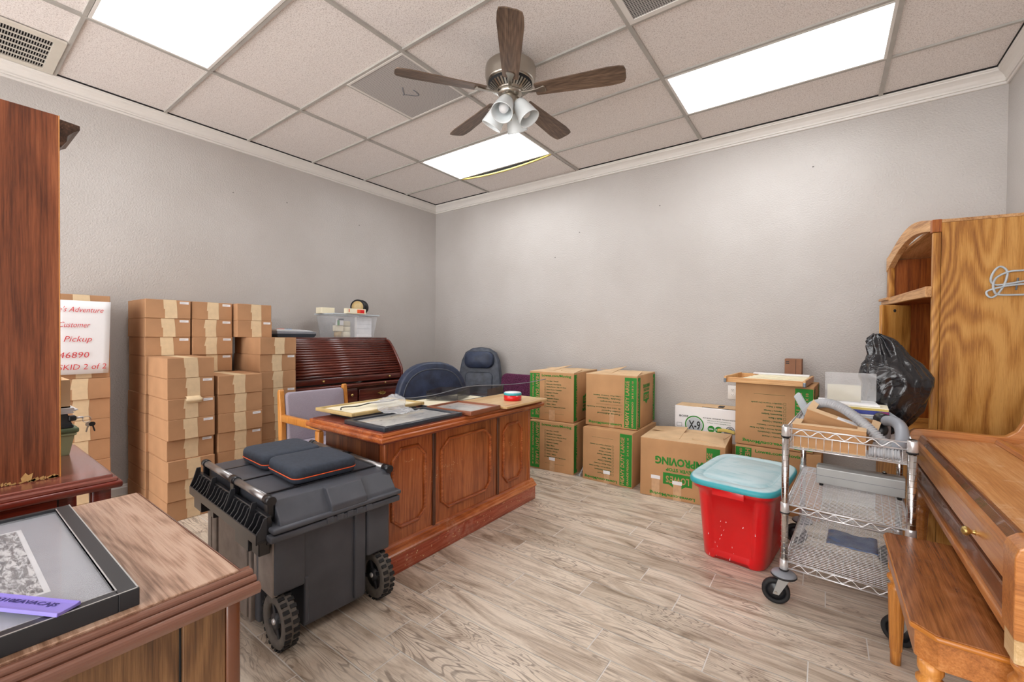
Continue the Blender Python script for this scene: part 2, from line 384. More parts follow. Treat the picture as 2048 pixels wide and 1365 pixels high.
# ------------------------------------------------------------------ mesh builder
class MB:
    def __init__(s): s.v = []; s.f = []; s.fm = []; s.fs = []; s.mats = []
    def mi(s, mat):
        if isinstance(mat, str): mat = M[mat]
        if mat not in s.mats: s.mats.append(mat)
        return s.mats.index(mat)
    def add(s, vs, fs, mat, smooth=False, T=None):
        k = len(s.v); i = s.mi(mat)
        if T is not None: vs = [T @ Vector(v) for v in vs]
        s.v += [tuple(v) for v in vs]
        for f in fs: s.f.append([k+j for j in f]); s.fm.append(i); s.fs.append(smooth)
        return s
    def bmadd(s, bm, mat, smooth=False, T=None):
        bm.verts.index_update()
        return s.add([v.co.copy() for v in bm.verts], [[v.index for v in f.verts] for f in bm.faces], mat, smooth, T)
    def box(s, a, b, mat, bev=0, T=None, seg=1):
        a, b = [min(p, q) for p, q in zip(a, b)], [max(p, q) for p, q in zip(a, b)]
        vs = [(x, y, z) for x in (a[0], b[0]) for y in (a[1], b[1]) for z in (a[2], b[2])]
        fs = [(0, 1, 3, 2), (4, 6, 7, 5), (0, 4, 5, 1), (2, 3, 7, 6), (0, 2, 6, 4), (1, 5, 7, 3)]
        if bev <= 0: return s.add(vs, fs, mat, False, T)
        bm = bmesh.new(); bv = [bm.verts.new(v) for v in vs]
        for f in fs: bm.faces.new([bv[i] for i in f])
        bmesh.ops.bevel(bm, geom=bm.edges[:], offset=bev, segments=seg, profile=.5, affect='EDGES')
        s.bmadd(bm, mat, seg > 1, T); bm.free(); return s
    def prism(s, pts, lo, hi, axis, mat, bev=0, T=None, seg=1, smooth=False):
        # pts in the two other axes (in cyclic order), extruded along axis
        def mk(p, h):
            if axis == 'x': return (h, p[0], p[1])
            if axis == 'y': return (p[0], h, p[1])
            return (p[0], p[1], h)
        n = len(pts); vs = [mk(p, lo) for p in pts]+[mk(p, hi) for p in pts]
        fs = [tuple(range(n)), tuple(range(2*n-1, n-1, -1))]+[(i, n+i, n+(i+1) % n, (i+1) % n) for i in range(n)]
        bm = bmesh.new(); bv = [bm.verts.new(v) for v in vs]
        for f in fs: bm.faces.new([bv[i] for i in f])
        bmesh.ops.recalc_face_normals(bm, faces=bm.faces[:])
        if bev > 0: bmesh.ops.bevel(bm, geom=bm.edges[:], offset=bev, segments=seg, profile=.5, affect='EDGES')
        s.bmadd(bm, mat, smooth, T); bm.free(); return s
    def tube(s, path, r, mat, n=8, closed=False, T=None, smooth=True, caps=True, sq=None):
        path = [Vector(p) for p in path]; N_ = len(path); vs = []; fs = []
        up = None
        for i, p in enumerate(path):
            if closed: t = (path[(i+1) % N_]-path[i-1])
            else: t = path[min(i+1, N_-1)]-path[max(i-1, 0)]
            t.normalize()
            if up is None:
                up = Vector((0, 0, 1)) if abs(t.z) < .9 else Vector((0, 1, 0))
            a = t.cross(up)
            if a.length < 1e-5: a = t.orthogonal()
            a.normalize(); b_ = a.cross(t).normalized(); up = b_
            rr = r[i] if isinstance(r, (list, tuple)) else r
            for k in range(n):
                th = 2*PI*(k+.5)/n
                q = sq if sq else 1
                vs.append(p+a*math.cos(th)*rr+b_*math.sin(th)*rr*q)
        m_ = N_ if closed else N_-1
        for i in range(m_):
            j = (i+1) % N_
            for k in range(n): fs.append((i*n+k, i*n+(k+1) % n, j*n+(k+1) % n, j*n+k))
        s.add(vs, fs, mat, smooth, T)
        if caps and not closed:
            k0 = len(s.v)-len(vs)
            i_ = s.mi(mat)
            s.f.append([k0+k for k in range(n)][::-1]); s.fm.append(i_); s.fs.append(False)
            s.f.append([k0+(N_-1)*n+k for k in range(n)]); s.fm.append(i_); s.fs.append(False)
        return s
    def cyl(s, p, q, r, mat, n=16, r1=None, T=None, smooth=True):
        return s.tube([p, q], [r, r1 if r1 is not None else r], mat, n, T=T, smooth=smooth)
    def lathe(s, prof, mat, n=24, T=None, flute=None, smooth=True):
        vs = []; fs = []
        for i, (r, z) in enumerate(prof):
            for k in range(n):
                th = 2*PI*k/n; rr = r*(flute(i, th) if flute else 1)
                vs.append((rr*math.cos(th), rr*math.sin(th), z))
        for i in range(len(prof)-1):
            for k in range(n): fs.append((i*n+k, i*n+(k+1) % n, (i+1)*n+(k+1) % n, (i+1)*n+k))
        fs.append([k for k in range(n)][::-1]); fs.append([(len(prof)-1)*n+k for k in range(n)])
        return s.add(vs, fs, mat, smooth, T)
    def grid(s, fn, nu, nv, mat, smooth=True, T=None, thick=0):
        P = [[Vector(fn(i/nu, j/nv)) for j in range(nv+1)] for i in range(nu+1)]
        vs = [P[i][j] for i in range(nu+1) for j in range(nv+1)]
        fs = [(i*(nv+1)+j, (i+1)*(nv+1)+j, (i+1)*(nv+1)+j+1, i*(nv+1)+j+1) for i in range(nu) for j in range(nv)]
        if thick:
            k = len(vs); dz = Vector((0, 0, thick)) if not isinstance(thick, Vector) else thick
            vs2 = [v-dz for v in vs]
            fs2 = [tuple(k+q for q in f[::-1]) for f in fs]
            rim = [i*(nv+1) for i in range(nu+1)]+[nu*(nv+1)+j for j in range(1, nv+1)]+[i*(nv+1)+nv for i in range(nu-1, -1, -1)]+[j for j in range(nv-1, 0, -1)]
            fs3 = [(rim[a], k+rim[a], k+rim[(a+1) % len(rim)], rim[(a+1) % len(rim)]) for a in range(len(rim))]
            vs = vs+vs2; fs = fs+fs2+fs3
        return s.add(vs, fs, mat, smooth, T)
    def cushion(s, outline, thick, mat, dome=.35, T=None, rings=6, back=.15):
        # outline: closed list of (u, v) in local XZ, thickness along -Y (front) ; pillow with rounded rim
        n = len(outline); cx = sum(p[0] for p in outline)/n; cz = sum(p[1] for p in outline)/n
        def ring(k, y): return [(cx+(p[0]-cx)*k, y, cz+(p[1]-cz)*k) for p in outline]
        vs = []; cnt = 0; prof = []
        for i in range(rings+1):
            a = PI/2*i/rings
            prof.append((1-.16*(1-math.cos(a)) if i == 0 else 1-.10*(1-math.cos(a)), -thick*(.5*math.sin(a))))
        fr = [(1-.10, -thick*.5)]
        seq = []
        for i in range(rings+1):
            a = PI/2*i/rings; seq.append((1-.08*(1-math.cos(a)), -thick*.42*math.sin(a)))
        for k in (.82, .65, .45, .22, .05): seq.append((k, -thick*.42-dome*thick*(1-(k/.95)**2)))
        bk = []
        for i in range(rings+1):
            a = PI/2*i/rings; bk.append((1-.08*(1-math.cos(a)), thick*.42*math.sin(a)))
        for k in (.8, .5, .2, .05): bk.append((k, thick*.42+back*thick*(1-(k/.95)**2)))
        allr = bk[::-1]+seq[1:]
        for k, y in allr: vs += ring(k, y)
        fs = []
        for i in range(len(allr)-1):
            for j in range(n): fs.append((i*n+j, i*n+(j+1) % n, (i+1)*n+(j+1) % n, (i+1)*n+j))
        fs.append(list(range(n))[::-1]); fs.append([(len(allr)-1)*n+j for j in range(n)])
        return s.add(vs, fs, mat, True, T)
    def build(s, name, parent=None, world=True, label=None, mods=None):
        me = bpy.data.meshes.new(name)
        off = Vector((0, 0, 0))
        if parent is not None and world:
            Wm = parent.get('_wm'); inv = worldof(parent).inverted()
            vs = [inv @ Vector(v) for v in s.v]
        else: vs = s.v
        me.from_pydata([tuple(v) for v in vs], [], s.f)
        for mt in s.mats: me.materials.append(mt)
        me.polygons.foreach_set('material_index', s.fm); me.polygons.foreach_set('use_smooth', s.fs)
        me.validate(); me.update()
        bm = bmesh.new(); bm.from_mesh(me); bmesh.ops.recalc_face_normals(bm, faces=bm.faces[:]) if not mods else None
        bm.to_mesh(me); bm.free()
        o = bpy.data.objects.new(name, me); scene.collection.objects.link(o)
        if parent is not None: o.parent = parent
        if label: o['label'] = label
        return o

def worldof(o):
    mt = Matrix.Translation(o.location) @ Matrix.Rotation(o.rotation_euler.z, 4, 'Z') @ Matrix.Diagonal((*o.scale, 1))
    return worldof(o.parent) @ mt if o.parent else mt

def thing(name, label, cat, loc=(0, 0, 0), rz=0, group=None):
    o = bpy.data.objects.new(name, None); scene.collection.objects.link(o)
    o.location = loc; o.rotation_euler = (0, 0, rz); o.empty_display_size = .05
    o['label'] = label; o['category'] = cat
    if group: o['group'] = group
    return o
def struct(o): o['kind'] = 'structure'; return o
def ring(mb, x0, y0, x1, y1, w, z0, z1, mat, bev=0, wy0=None, wy1=None, wx0=None, wx1=None):
    a, b_ = (wy0 or w), (wy1 or w); c, d = (wx0 or w), (wx1 or w)
    mb.box((x0, y0, z0), (x1, y0+a, z1), mat, bev); mb.box((x0, y1-b_, z0), (x1, y1, z1), mat, bev)
    mb.box((x0, y0+a, z0), (x0+c, y1-b_, z1), mat, bev); mb.box((x1-d, y0+a, z0), (x1, y1-b_, z1), mat, bev)
def Tz(x, y, z, rz=0): return Matrix.Translation((x, y, z)) @ Matrix.Rotation(rz, 4, 'Z')

_tc = {}
def textmesh(s, off=.022):
    if (s, off) in _tc: return _tc[s, off]
    cu = bpy.data.curves.new('t', 'FONT'); cu.body = s; cu.size = 1; cu.resolution_u = 2; cu.offset = off
    ob = bpy.data.objects.new('t', cu); scene.collection.objects.link(ob)
    dg = bpy.context.evaluated_depsgraph_get(); dg.update()
    me = bpy.data.meshes.new_from_object(ob.evaluated_get(dg))
    vs = [v.co.copy() for v in me.vertices]; fs = [tuple(p.vertices) for p in me.polygons]
    x0 = min(v.x for v in vs); x1 = max(v.x for v in vs); y0 = min(v.y for v in vs); y1 = max(v.y for v in vs)
    vs = [((v.x-x0)/(x1-x0), (v.y-y0)/(y1-y0)) for v in vs]
    bpy.data.objects.remove(ob); bpy.data.curves.remove(cu); bpy.data.meshes.remove(me)
    _tc[s, off] = (vs, fs); return _tc[s, off]

def resample(P, step):
    out = [P[0]]; acc = 0
    for a, b_ in zip(P[:-1], P[1:]):
        L_ = (b_-a).length; t_ = step-acc
        while t_ <= L_: out.append(a.lerp(b_, t_/L_)); t_ += step
        acc = (acc+L_) % step
    return out
class Face:
    """a printed face: origin (lower left as seen), right and up vectors; draws inks just above it"""
    def __init__(s, mb, o, r, u, w, h, flip=False, lift=.0012):
        s.mb = mb; s.o = Vector(o); s.r = Vector(r).normalized(); s.u = Vector(u).normalized()
        s.n = s.r.cross(s.u); s.w = w; s.h = h; s.flip = flip; s.lift = lift
    def P(s, x, y, k=1.0):
        if s.flip: x, y = s.w-x, s.h-y
        return s.o+s.r*x+s.u*y+s.n*s.lift*k
    def rect(s, x0, y0, x1, y1, mat, k=1.0):
        s.mb.add([s.P(x0, y0, k), s.P(x1, y0, k), s.P(x1, y1, k), s.P(x0, y1, k)], [(0, 1, 2, 3)], mat)
    def poly(s, pts, mat, k=1.0): s.mb.add([s.P(x, y, k) for x, y in pts], [tuple(range(len(pts)))], mat)
    def ring(s, x, y, r, w, mat, k=1.5, n=32):
        vs = []
        for i in range(n):
            a = 2*PI*i/n; vs += [s.P(x+r*math.cos(a), y+r*math.sin(a), k), s.P(x+(r-w)*math.cos(a), y+(r-w)*math.sin(a), k)]
        s.mb.add(vs, [(2*i, 2*i+1, (2*i+3) % (2*n), (2*i+2) % (2*n)) for i in range(n)], mat)
    def disc(s, x, y, r, mat, k=1.5, n=24): s.poly([(x+r*math.cos(2*PI*i/n), y+r*math.sin(2*PI*i/n)) for i in range(n)], mat, k)
    def text(s, st, x, y, w, h, mat, rot=0, k=2.0, shear=0, off=.022):
        vs, fs = textmesh(st, off); out = []
        for a, b in vs:
            p = (a*w+shear*b*h, b*h)
            if rot == 90: p = (-p[1], p[0])
            if rot == -90: p = (p[1], -p[0])
            if rot == 180: p = (-p[0], -p[1])
            out.append(s.P(x+p[0], y+p[1], k))
        s.mb.add(out, fs, mat)
    def line(s, pts, wd, mat, k=1.6):
        for (xa, ya), (xb, yb) in zip(pts[:-1], pts[1:]):
            d = Vector((xb-xa, yb-ya)); 
            if d.length < 1e-6: continue
            d.normalize(); q = (-d.y*wd/2, d.x*wd/2)
            s.poly([(xa+q[0], ya+q[1]), (xb+q[0], yb+q[1]), (xb-q[0], yb-q[1]), (xa-q[0], ya-q[1])], mat, k)

def catmull(P, n=8):
    P = [Vector(p) for p in P]; out = []
    Q = [P[0]*2-P[1]]+P+[P[-1]*2-P[-2]]
    for i in range(1, len(Q)-2):
        for k in range(n):
            t = k/n; a, b, c, d = Q[i-1], Q[i], Q[i+1], Q[i+2]
            out.append(.5*((2*b)+(c-a)*t+(2*a-5*b+4*c-d)*t*t+(3*b-a-3*c+d)*t*t*t))
    out.append(P[-1]); return out

# ------------------------------------------------------------------ room shell
b = MB().box((-.1, -6.6, -.1), (0, .1, H+.15), 'wall'); struct(b.build('wall_left'))
b = MB().box((0, 0, -.1), (W, .1, H+.15), 'wall'); struct(b.build('wall_back'))
b = MB().box((W, -6.6, -.1), (W+.1, .1, H+.15), 'wall'); struct(b.build('wall_right'))
# little nail marks on the walls
for (nm, pts) in (('wall_mark', [(0, -2.02, 2.55), (0, -2.5, 2.52), (0, -1.2, 2.5)]), ('wall_mark', [(2.2, 0, 2.36), (3.05, 0, 2.5), (4.25, 0, 2.6), (1.9, 0, 2.12)])):
    mb = MB()
    for p in pts:
        p = Vector(p)
        if p.x == 0: mb.box((0, p.y-.005, p.z-.004), (.002, p.y+.005, p.z+.004), 'pinhole')
        else: mb.box((p.x-.006, -.002, p.z-.004), (p.x+.006, 0, p.z+.004), 'pinhole')
    struct(mb.build('trim_marks_left' if pts[0][0] == 0 else 'trim_marks_back'))

# floor: planks with grout, staggered
mb = MB(); rnd = random.Random(3)
pw, pl, g = .15, .90, .0023
mb.box((0, -6.6, -.1), (W, 0, -.0015), 'grout')
nplank0 = len(mb.f); planks = []
known = {-12: 2.998, -11: 3.463, -13: 3.60, -14: 2.90, -15: 3.41, -16: 3.093, -17: 2.70, -18: 2.80, -19: 2.985}
row = 0
k = -1
while True:
    y1 = -.06-(-k-1)*pw+.0; y1 = (k+1)*pw-.06+.0
    # rows: edges at y=-2.16+.15*n
    y1 = -2.16+pw*(k+15); y0 = y1-pw
    if y1 > .15: y1 = .15
    if y1 <= -6.6: break
    if y0 < 0:
        st = known.get(k+0, None)
        if st is None: st = rnd.random()*pl
        x = st-math.ceil(st/pl)*pl
        while x < W:
            a, c = max(0, x+g), min(W, x+pl-g)
            if c > a+.003:
                yy1 = min(0, y1-g); mb.add([(a, y0+g, 0), (c, y0+g, 0), (c, yy1, 0), (a, yy1, 0)], [(0, 1, 2, 3)], 'floor'); planks.append((rnd.random(), rnd.random(), rnd.random()))
            x += pl
    k -= 1
    if k < -60: break
fl = mb.build('floor'); struct(fl)
ca = fl.data.color_attributes.new('plank', 'FLOAT_COLOR', 'CORNER')
pi_ = 0
for p in fl.data.polygons:
    if p.index >= nplank0:
        c = planks[pi_]; pi_ += 1
        for li in p.loop_indices: ca.data[li].color = (*c, 1)

# ceiling with lay-in tiles
mb = MB().box((0, -6.6, H+.012), (W, 0, H+.15), 'tile'); struct(mb.build('ceiling'))
mb = MB(); gw = .012
xs = [L1+TX*i for i in range(4)]
ys = [M0-TY*j for j in range(10)]
for x in xs: mb.box((x-gw, -6.6, H-.002), (x+gw, 0, H+.0125), 'grid')
for i in range(-1, 4):
    a = 0 if i < 0 else xs[i]+gw; c = xs[i+1]-gw if i < 3 else W
    for y in ys: mb.box((a, y-gw*.8, H), (c, y+gw*.8, H+.0125), 'grid')
# perimeter: dark strips stand in for the shaded gap along the crown
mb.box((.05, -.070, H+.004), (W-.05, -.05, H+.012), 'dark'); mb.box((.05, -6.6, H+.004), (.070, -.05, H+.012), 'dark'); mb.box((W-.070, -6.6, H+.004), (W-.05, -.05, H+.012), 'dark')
struct(mb.build('trim_ceiling_grid'))

# crown moulding
prof = [(0, -.096), (.010, -.096), (.015, -.092), (.015, -.086), (.008, -.083), (.008, -.079), (.018, -.077), (.020, -.072), (.020, -.067), (.013, -.064), (.020, -.056), (.030, -.040), (.044, -.027), (.058, -.018), (.060, -.012), (.066, -.008), (.066, .002), (0, .002)]
def crown(name, path):
    mb = MB(); vs = []
    n = len(prof)
    for (x, y, dx, dy) in path:
        for p, z in prof: vs.append((x+dx*p, y+dy*p, H+z))
    fs = []
    for i in range(len(path)-1):
        for j in range(n-1): fs.append((i*n+j, i*n+j+1, (i+1)*n+j+1, (i+1)*n+j))
    mb.add(vs, fs, 'trim'); struct(mb.build(name))
crown('trim_crown_left', [(0, -6.6, 1, 0), (0, 0, 1, -1)])
crown('trim_crown_back', [(0, 0, 1, -1), (W, 0, -1, -1)])
crown('trim_crown_right', [(W, 0, -1, -1), (W, -6.6, -1, 0)])
# baseboards
bp = [(0, 0), (.014, 0), (.014, .052), (.009, .060), (.009, .068), (.004, .076), (0, .078)]
def baseb(name, a, b_, nx, ny):
    mb = MB(); vs = []
    for (x, y) in (a, b_):
        for p, z in bp: vs.append((x+nx*p, y+ny*p, z))
    n = len(bp); mb.add(vs, [(j, j+1, n+j+1, n+j) for j in range(n-1)], 'trim'); struct(mb.build(name))
baseb('baseboard_left', (0, -6.6), (0, 0), 1, 0); baseb('baseboard_back', (0, 0), (W, 0), 0, -1); baseb('baseboard_right', (W, 0), (W, -6.6), -1, 0)

# ------------------------------------------------------------------ ceiling things
def ceiling_light(x0, x1, y0, y1, label):
    t = thing('ceiling_light', label, 'light', ((x0+x1)/2, (y0+y1)/2, H), group='ceiling light panels')
    mb = MB(); e = .012; w = .016
    a, c, d, f = x0+e, x1-e, y0+e, y1-e
    ring(mb, a, d, c, f, w, H-.001, H+.011, 'trim')
    mb.build('frame', t)
    MB().box((a+w, d+w, H+.006), (c-w, f-w, H+.0115), 'emit').build('diffuser', t)
    return t
ceiling_light(xs[0], xs[1], ys[1], ys[0], 'bright ceiling panel light nearest the room corner, beyond the fan')
ceiling_light(xs[2], xs[3], ys[1], ys[0], 'long bright ceiling panel light at the right, above the back wall boxes')
ceiling_light(xs[0], xs[1], ys[5], ys[4], 'large bright ceiling panel light at the top left, cut by the photo edge')

# supply grille near left wall
t = thing('ceiling_vent', 'cream slotted ceiling grille beside the left crown moulding', 'vent', (.34, -3.95, H))
a, c, d, f = .072, .60, ys[6]+.011, ys[5]-.011
mb = MB()
ring(mb, a, d, c, f, .05, H-.006, H+.006, 'grille', wy0=.035)
mb.build('frame', t)
MB().box((a+.01, d+.01, H+.009), (c-.01, f-.01, H+.0115), 'dark').build('backing', t)
mb = MB()
yy = d+.04
while yy < f-.05: mb.box((a+.05, yy, H-.001), (c-.05, yy+.0035, H+.008), 'grid'); yy += .0115
for i in range(1, 6): x = a+.05+(c-a-.1)*i/6; mb.box((x-.005, d+.035, H-.005), (x+.005, f-.05, H+.001), 'grille')
mb.build('louvre', t)

t = thing('ceiling_vent', 'square perforated ceiling panel with dusty smudge, left of the fan', 'vent', (xs[1]-.305, ys[2]-.305, H))
a, c, d, f = xs[1]-.602, xs[1]-.011, ys[3]+.009, ys[2]-.009
mb = MB()
ring(mb, a, d, c, f, .015, H-.002, H+.011, 'trim')
mb.build('frame', t)
MB().box((a+.015, d+.015, H+.001), (c-.015, f-.015, H+.010), 'perf').build('perforated_panel', t)
mb = MB(); cxx, cyy = (a+c)/2, (d+f)/2
ctr = [(cxx+.055*math.cos(q)-.02, cyy+.03*math.sin(2*q)+.05*math.sin(q)+.02, H-.0005) for q in [2*PI*i/20 for i in range(17)]]
mb.tube(ctr, .006, 'ink_grey', 6, sq=.1); mb.build('smudge', t)

t = thing('ceiling_vent', 'perforated return air grille at the top edge, between fan and right light', 'vent', (xs[2]+.305, ys[2]-.305, H))
a, c, d, f = xs[2]+.011, xs[2]+.60, ys[3]+.009, ys[2]-.009
mb = MB()
ring(mb, a, d, c, f, .03, H-.004, H+.011, 'trim')
mb.build('frame', t)
MB().box((a+.03, d+.03, H+.001), (c-.03, f-.03, H+.010), 'perfdark').build('perforated_panel', t)
# cross tee that halves the bays with the square vents
mb = MB(); mb.box((xs[1]-.6096-.008, ys[3]+.01, H), (xs[1]-.6096+.006, ys[2]-.01, H+.0125), 'grid'); struct(mb.build('trim_cross_tee'))

# sagging tile beside the corner light
t = thing('ceiling_tile', 'sagging ceiling tile showing a yellow edge beside the corner light', 'ceiling tile', (1.6, -.3, H-.02))
xa, xb, ya, yb = xs[0]+.03, xs[1]-.02, M0-.004, -.07
def sag(u, v): return (xa+(xb-xa)*u, ya+(yb-ya)*v, H-.004-.036*math.sin(PI*u)**.8*(1-v)**1.5)
MB().grid(sag, 24, 8, 'tile', thick=-.007).build('tile_panel', t)
mb = MB(); mb.grid(lambda u, v: (xa+(xb-xa)*u, ya-.002-.004*v, H-.004-.036*math.sin(PI*u)**.8+.014*v-.002), 24, 1, 'yellow', thick=.004); mb.build('yellow_edge', t)
mb = MB().grid(lambda u, v: (xa+(xb-xa)*u, ya+.004, H-.004-(.036*math.sin(PI*u)**.8)*(1-v)+.0*v), 24, 1, 'dark', thick=Vector((0, -.002, 0))); mb.build('gap_shade', t)  # dark sheet stands in for the shade above the sagging edge

# ------------------------------------------------------------------ ceiling fan
fx, fy, bz = 2.736, -1.988, 2.752
fan = thing('ceiling_fan', 'five-blade brushed nickel ceiling fan with four frosted glass lamps', 'ceiling fan', (fx, fy, H), rz=0)
T = Matrix.Translation((fx, fy, 0))
pr = [(.070, 3.0), (.070, 2.94), (.10, 2.932), (.14, 2.928), (.155, 2.915), (.158, 2.90), (.158, 2.86), (.150, 2.825), (.150, 2.818), (.140, 2.812)]
MB().lathe(pr, 'nickel', 40, T).build('motor_housing', fan)
MB().lathe([(.139, 2.815), (.128, 2.795), (.100, 2.775), (.085, 2.772)], 'dark', 40, T).build('vent_ring', fan)
mb = MB()
for i in range(36):
    a = 2*PI*i/36
    mb.box((.083, -.0055, 0), (.142, .0055, .003), 'nickel', T=T @ Matrix.Rotation(a, 4, 'Z') @ Matrix.Translation((0, 0, 2.7585)) @ Matrix.Translation((.083, 0, .004)) @ Matrix.Rotation(-.62, 4, 'Y') @ Matrix.Translation((-.083, 0, 0)))
mb.lathe([(.088, 2.778), (.088, 2.764), (.078, 2.760), (.070, 2.758)], 'nickel', 36, T)
mb.build('vent_fins', fan)
MB().lathe([(.070, 2.775), (.076, 2.762), (.076, 2.745), (.060, 2.735), (.045, 2.73)], 'nickel', 32, T).build('flywheel', fan)
MB().lathe([(.046, 2.738), (.050, 2.728), (.050, 2.665), (.040, 2.655), (.030, 2.64), (.012, 2.635)], 'nickel', 32, T).build('light_kit', fan)
for k in range(5):
    ang = 2.2041+PI-k*2*PI/5
    A = T @ Matrix.Rotation(ang, 4, 'Z') @ Matrix.Translation((0, 0, bz)) @ Matrix.Rotation(R(-12), 4, 'X')
    ol = [(.165, -.048), (.16, -.04), (.16, .04), (.165, .048), (.60, .070), (.66, .066), (.69, .058), (.70, .03), (.70, -.03), (.69, -.058), (.66, -.066), (.60, -.070)]
    mb = MB(); mb.prism(ol, .002, .008, 'z', 'bladewood', .001, T=A)
    bl = mb.build('blade', fan)
    # local object orientation for the grain: rotate the object, not the verts
    me = bl.data; inv = (Matrix.Rotation(ang, 4, 'Z')).inverted()
    for v in me.vertices: v.co = inv @ v.co
    bl.rotation_euler = (0, 0, ang)
    mb = MB(); iron = [(.062, -.012), (.062, .012), (.12, .010), (.17, .013), (.215, .026), (.225, .022), (.228, .0), (.225, -.022), (.215, -.026), (.17, -.013), (.12, -.010)]
    mb.prism(iron, -.006, .0015, 'z', 'nickel', .0015, T=A); ib = mb.build('blade_iron', fan)
for k in range(4):
    ang = R(-76+90*k)
    A = T @ Matrix.Rotation(ang, 4, 'Z') @ Matrix.Translation((.040, 0, 2.712)) @ Matrix.Rotation(R(180-33), 4, 'Y') @ Matrix.Scale(1.16, 4)
    mb = MB(); mb.lathe([(.012, -.01), (.018, .0), (.022, .02), (.022, .03)], 'nickel', 16, A); sk = mb.build('lamp_holder', fan)
    mb = MB()
    outer = [(.022, .022), (.034, .026), (.042, .05), (.050, .09), (.057, .135), (.058, .142)]
    inner = [(.055, .142), (.053, .13), (.047, .09), (.039, .052), (.028, .032), (.004, .030)]
    mb.lathe(outer+inner, 'frost', 28, A); mb.build('lamp_shade', fan)
    mb = MB(); mb.lathe([(.010, .03), (.013, .05), (.022, .075), (.027, .095), (.022, .112), (.01, .12), (.001, .121)], 'white', 18, A); mb.build('bulb', fan)
mb = MB(); mb.tube([(fx+.02, fy-.02, 2.64), (fx+.022, fy-.02, 2.60)], .0012, 'brass', 6); mb.add(*(lambda q: (q[0], q[1]))(([(0, 0, 0)], [])), 'brass'); mb.lathe([(.003, 2.575), (.006, 2.585), (.003, 2.6)], 'brass', 10, Matrix.Translation((fx+.022, fy-.02, 0))); mb.build('pull_chain', fan)

# ------------------------------------------------------------------ brown cartons along the left wall
CH = .1348
ordn = ['topmost', 'second from top', 'third from top', 'fourth from top', 'fifth from top', 'sixth from top', 'seventh from top', 'eighth from top', 'ninth from top', 'tenth from top', 'bottom']
rc = random.Random(11)
def carton(x1, y0, y1, z, label, dep=.42, h=CH, jx=0, rz=0, sticker=True, tape=.076, peel=False, toptape=False, group='small taped cartons along the left wall'):
    w = y1-y0; cy = (y0+y1)/2
    t = thing('cardboard_carton', label, 'box', (x1+jx, cy, z), rz, group)
    mb = MB(); hw = w/2
    mb.box((-dep, -hw, 0), (0, hw, h-.0006), 'carton', .0025)
    mb.box((-dep+.004, -.0012, h-.0016), (-.004, .0012, h-.0002), 'carton_dark')
    mb.box((-dep+.01, -hw-.0004, h-.004), (-.01, -hw+.0006, h-.0030), 'carton_dark')
    mb.build('carton_body', t, world=False)
    off = rc.uniform(-.012, .012); a = tape/2; s = rc.uniform(-.006, .006)
    mb = MB(); e = .0010
    ja = [rc.uniform(-.006, .006) for _ in range(4)]
    mb.add([(e, off-a+ja[0]*.5, h-.0008), (e, off+a, h-.0008), (e, off+a+s, h*.52), (e, off+a+s+.002, .002), (e, off-a+s+.004, .002), (e, off-a+s+.004, h*.5), (e, off-a+s-.004+ja[1]*.5, h*.5)], [(0, 1, 2, 3, 4, 5, 6)], 'tape')
    if toptape: mb.add([(e, off-a, h), (e, off+a, h), (-dep*.999, off+a, h), (-dep*.999, off-a, h)], [(0, 1, 2, 3)], 'tape')
    if peel:
        mb.grid(lambda u, v: (.002+.028*math.sin(u*2.6), off-a-.006+(2*a+.012)*v+.004*math.sin(9*u+4*v), .012-.045*u), 8, 6, 'tape', thick=Vector((.001, 0, 0)))
    mb.build('packing_tape', t, world=False)
    if sticker:
        mb = MB(); l = hw-.012; zz = h-.010
        mb.box((.0002, l-.055, zz-.017), (.0012, l, zz), 'white')
        for k in range(3): mb.box((.0012, l-.052, zz-.005-.004*k), (.0014, l-.01-.008*k, zz-.0042-.004*k), 'ink_grey')
        mb.build('shipping_label', t, world=False)
    return t
def column(x1, y0, y1, n, name, z0=0, skip=(), dep=.42, jit=.008, peel=None, nolab=(), toponly=None, total=None, offs=None):
    total = total or n
    for i in range(n):
        idx = n-1-i+((total-n) if z0 == 0 else 0)
        top = (idx == 0)
        od = ordn[idx] if not (i == 0 and z0 == 0) else 'bottom'
        jx = rc.uniform(-jit, jit) if not offs else offs.get(idx, rc.uniform(-jit, jit))
        carton(x1, y0, y1, z0+i*CH, f'taped carton, {od} in the {name}', dep, jx=jx, rz=rc.uniform(-.012, .012),
               sticker=idx not in nolab, peel=(peel == idx), toptape=top)
column(.50, -3.690, -3.425, 11, 'column half hidden behind the cherry hutch', nolab=(0, 1, 2, 3, 4, 5, 6, 7, 8, 9, 10))
column(.50, -3.243, -2.977, 11, 'tall leftmost column of the big stack', nolab=(3, 4, 5))
column(.50, -2.965, -2.697, 11, 'tall middle column of the big stack')
column(.80, -2.618, -2.337, 9, 'tall column beside the rolltop desk', total=11, nolab=(2, 4, 6), dep=.46, jit=.005)
column(.56, -2.682, -2.420, 2, 'tall column beside the rolltop desk', z0=9*CH, nolab=(0,))
column(.92, -3.232, -2.968, 8, 'front taller column with the peeling tape', peel=1, nolab=(0, 5, 6), dep=.405, offs={0: .0, 1: .0, 2: .01, 3: .012, 4: -.01, 5: .012, 6: .0, 7: -.008})
column(.92, -2.945, -2.655, 7, 'shorter front column behind the black chest', nolab=(0, 1), dep=.405)

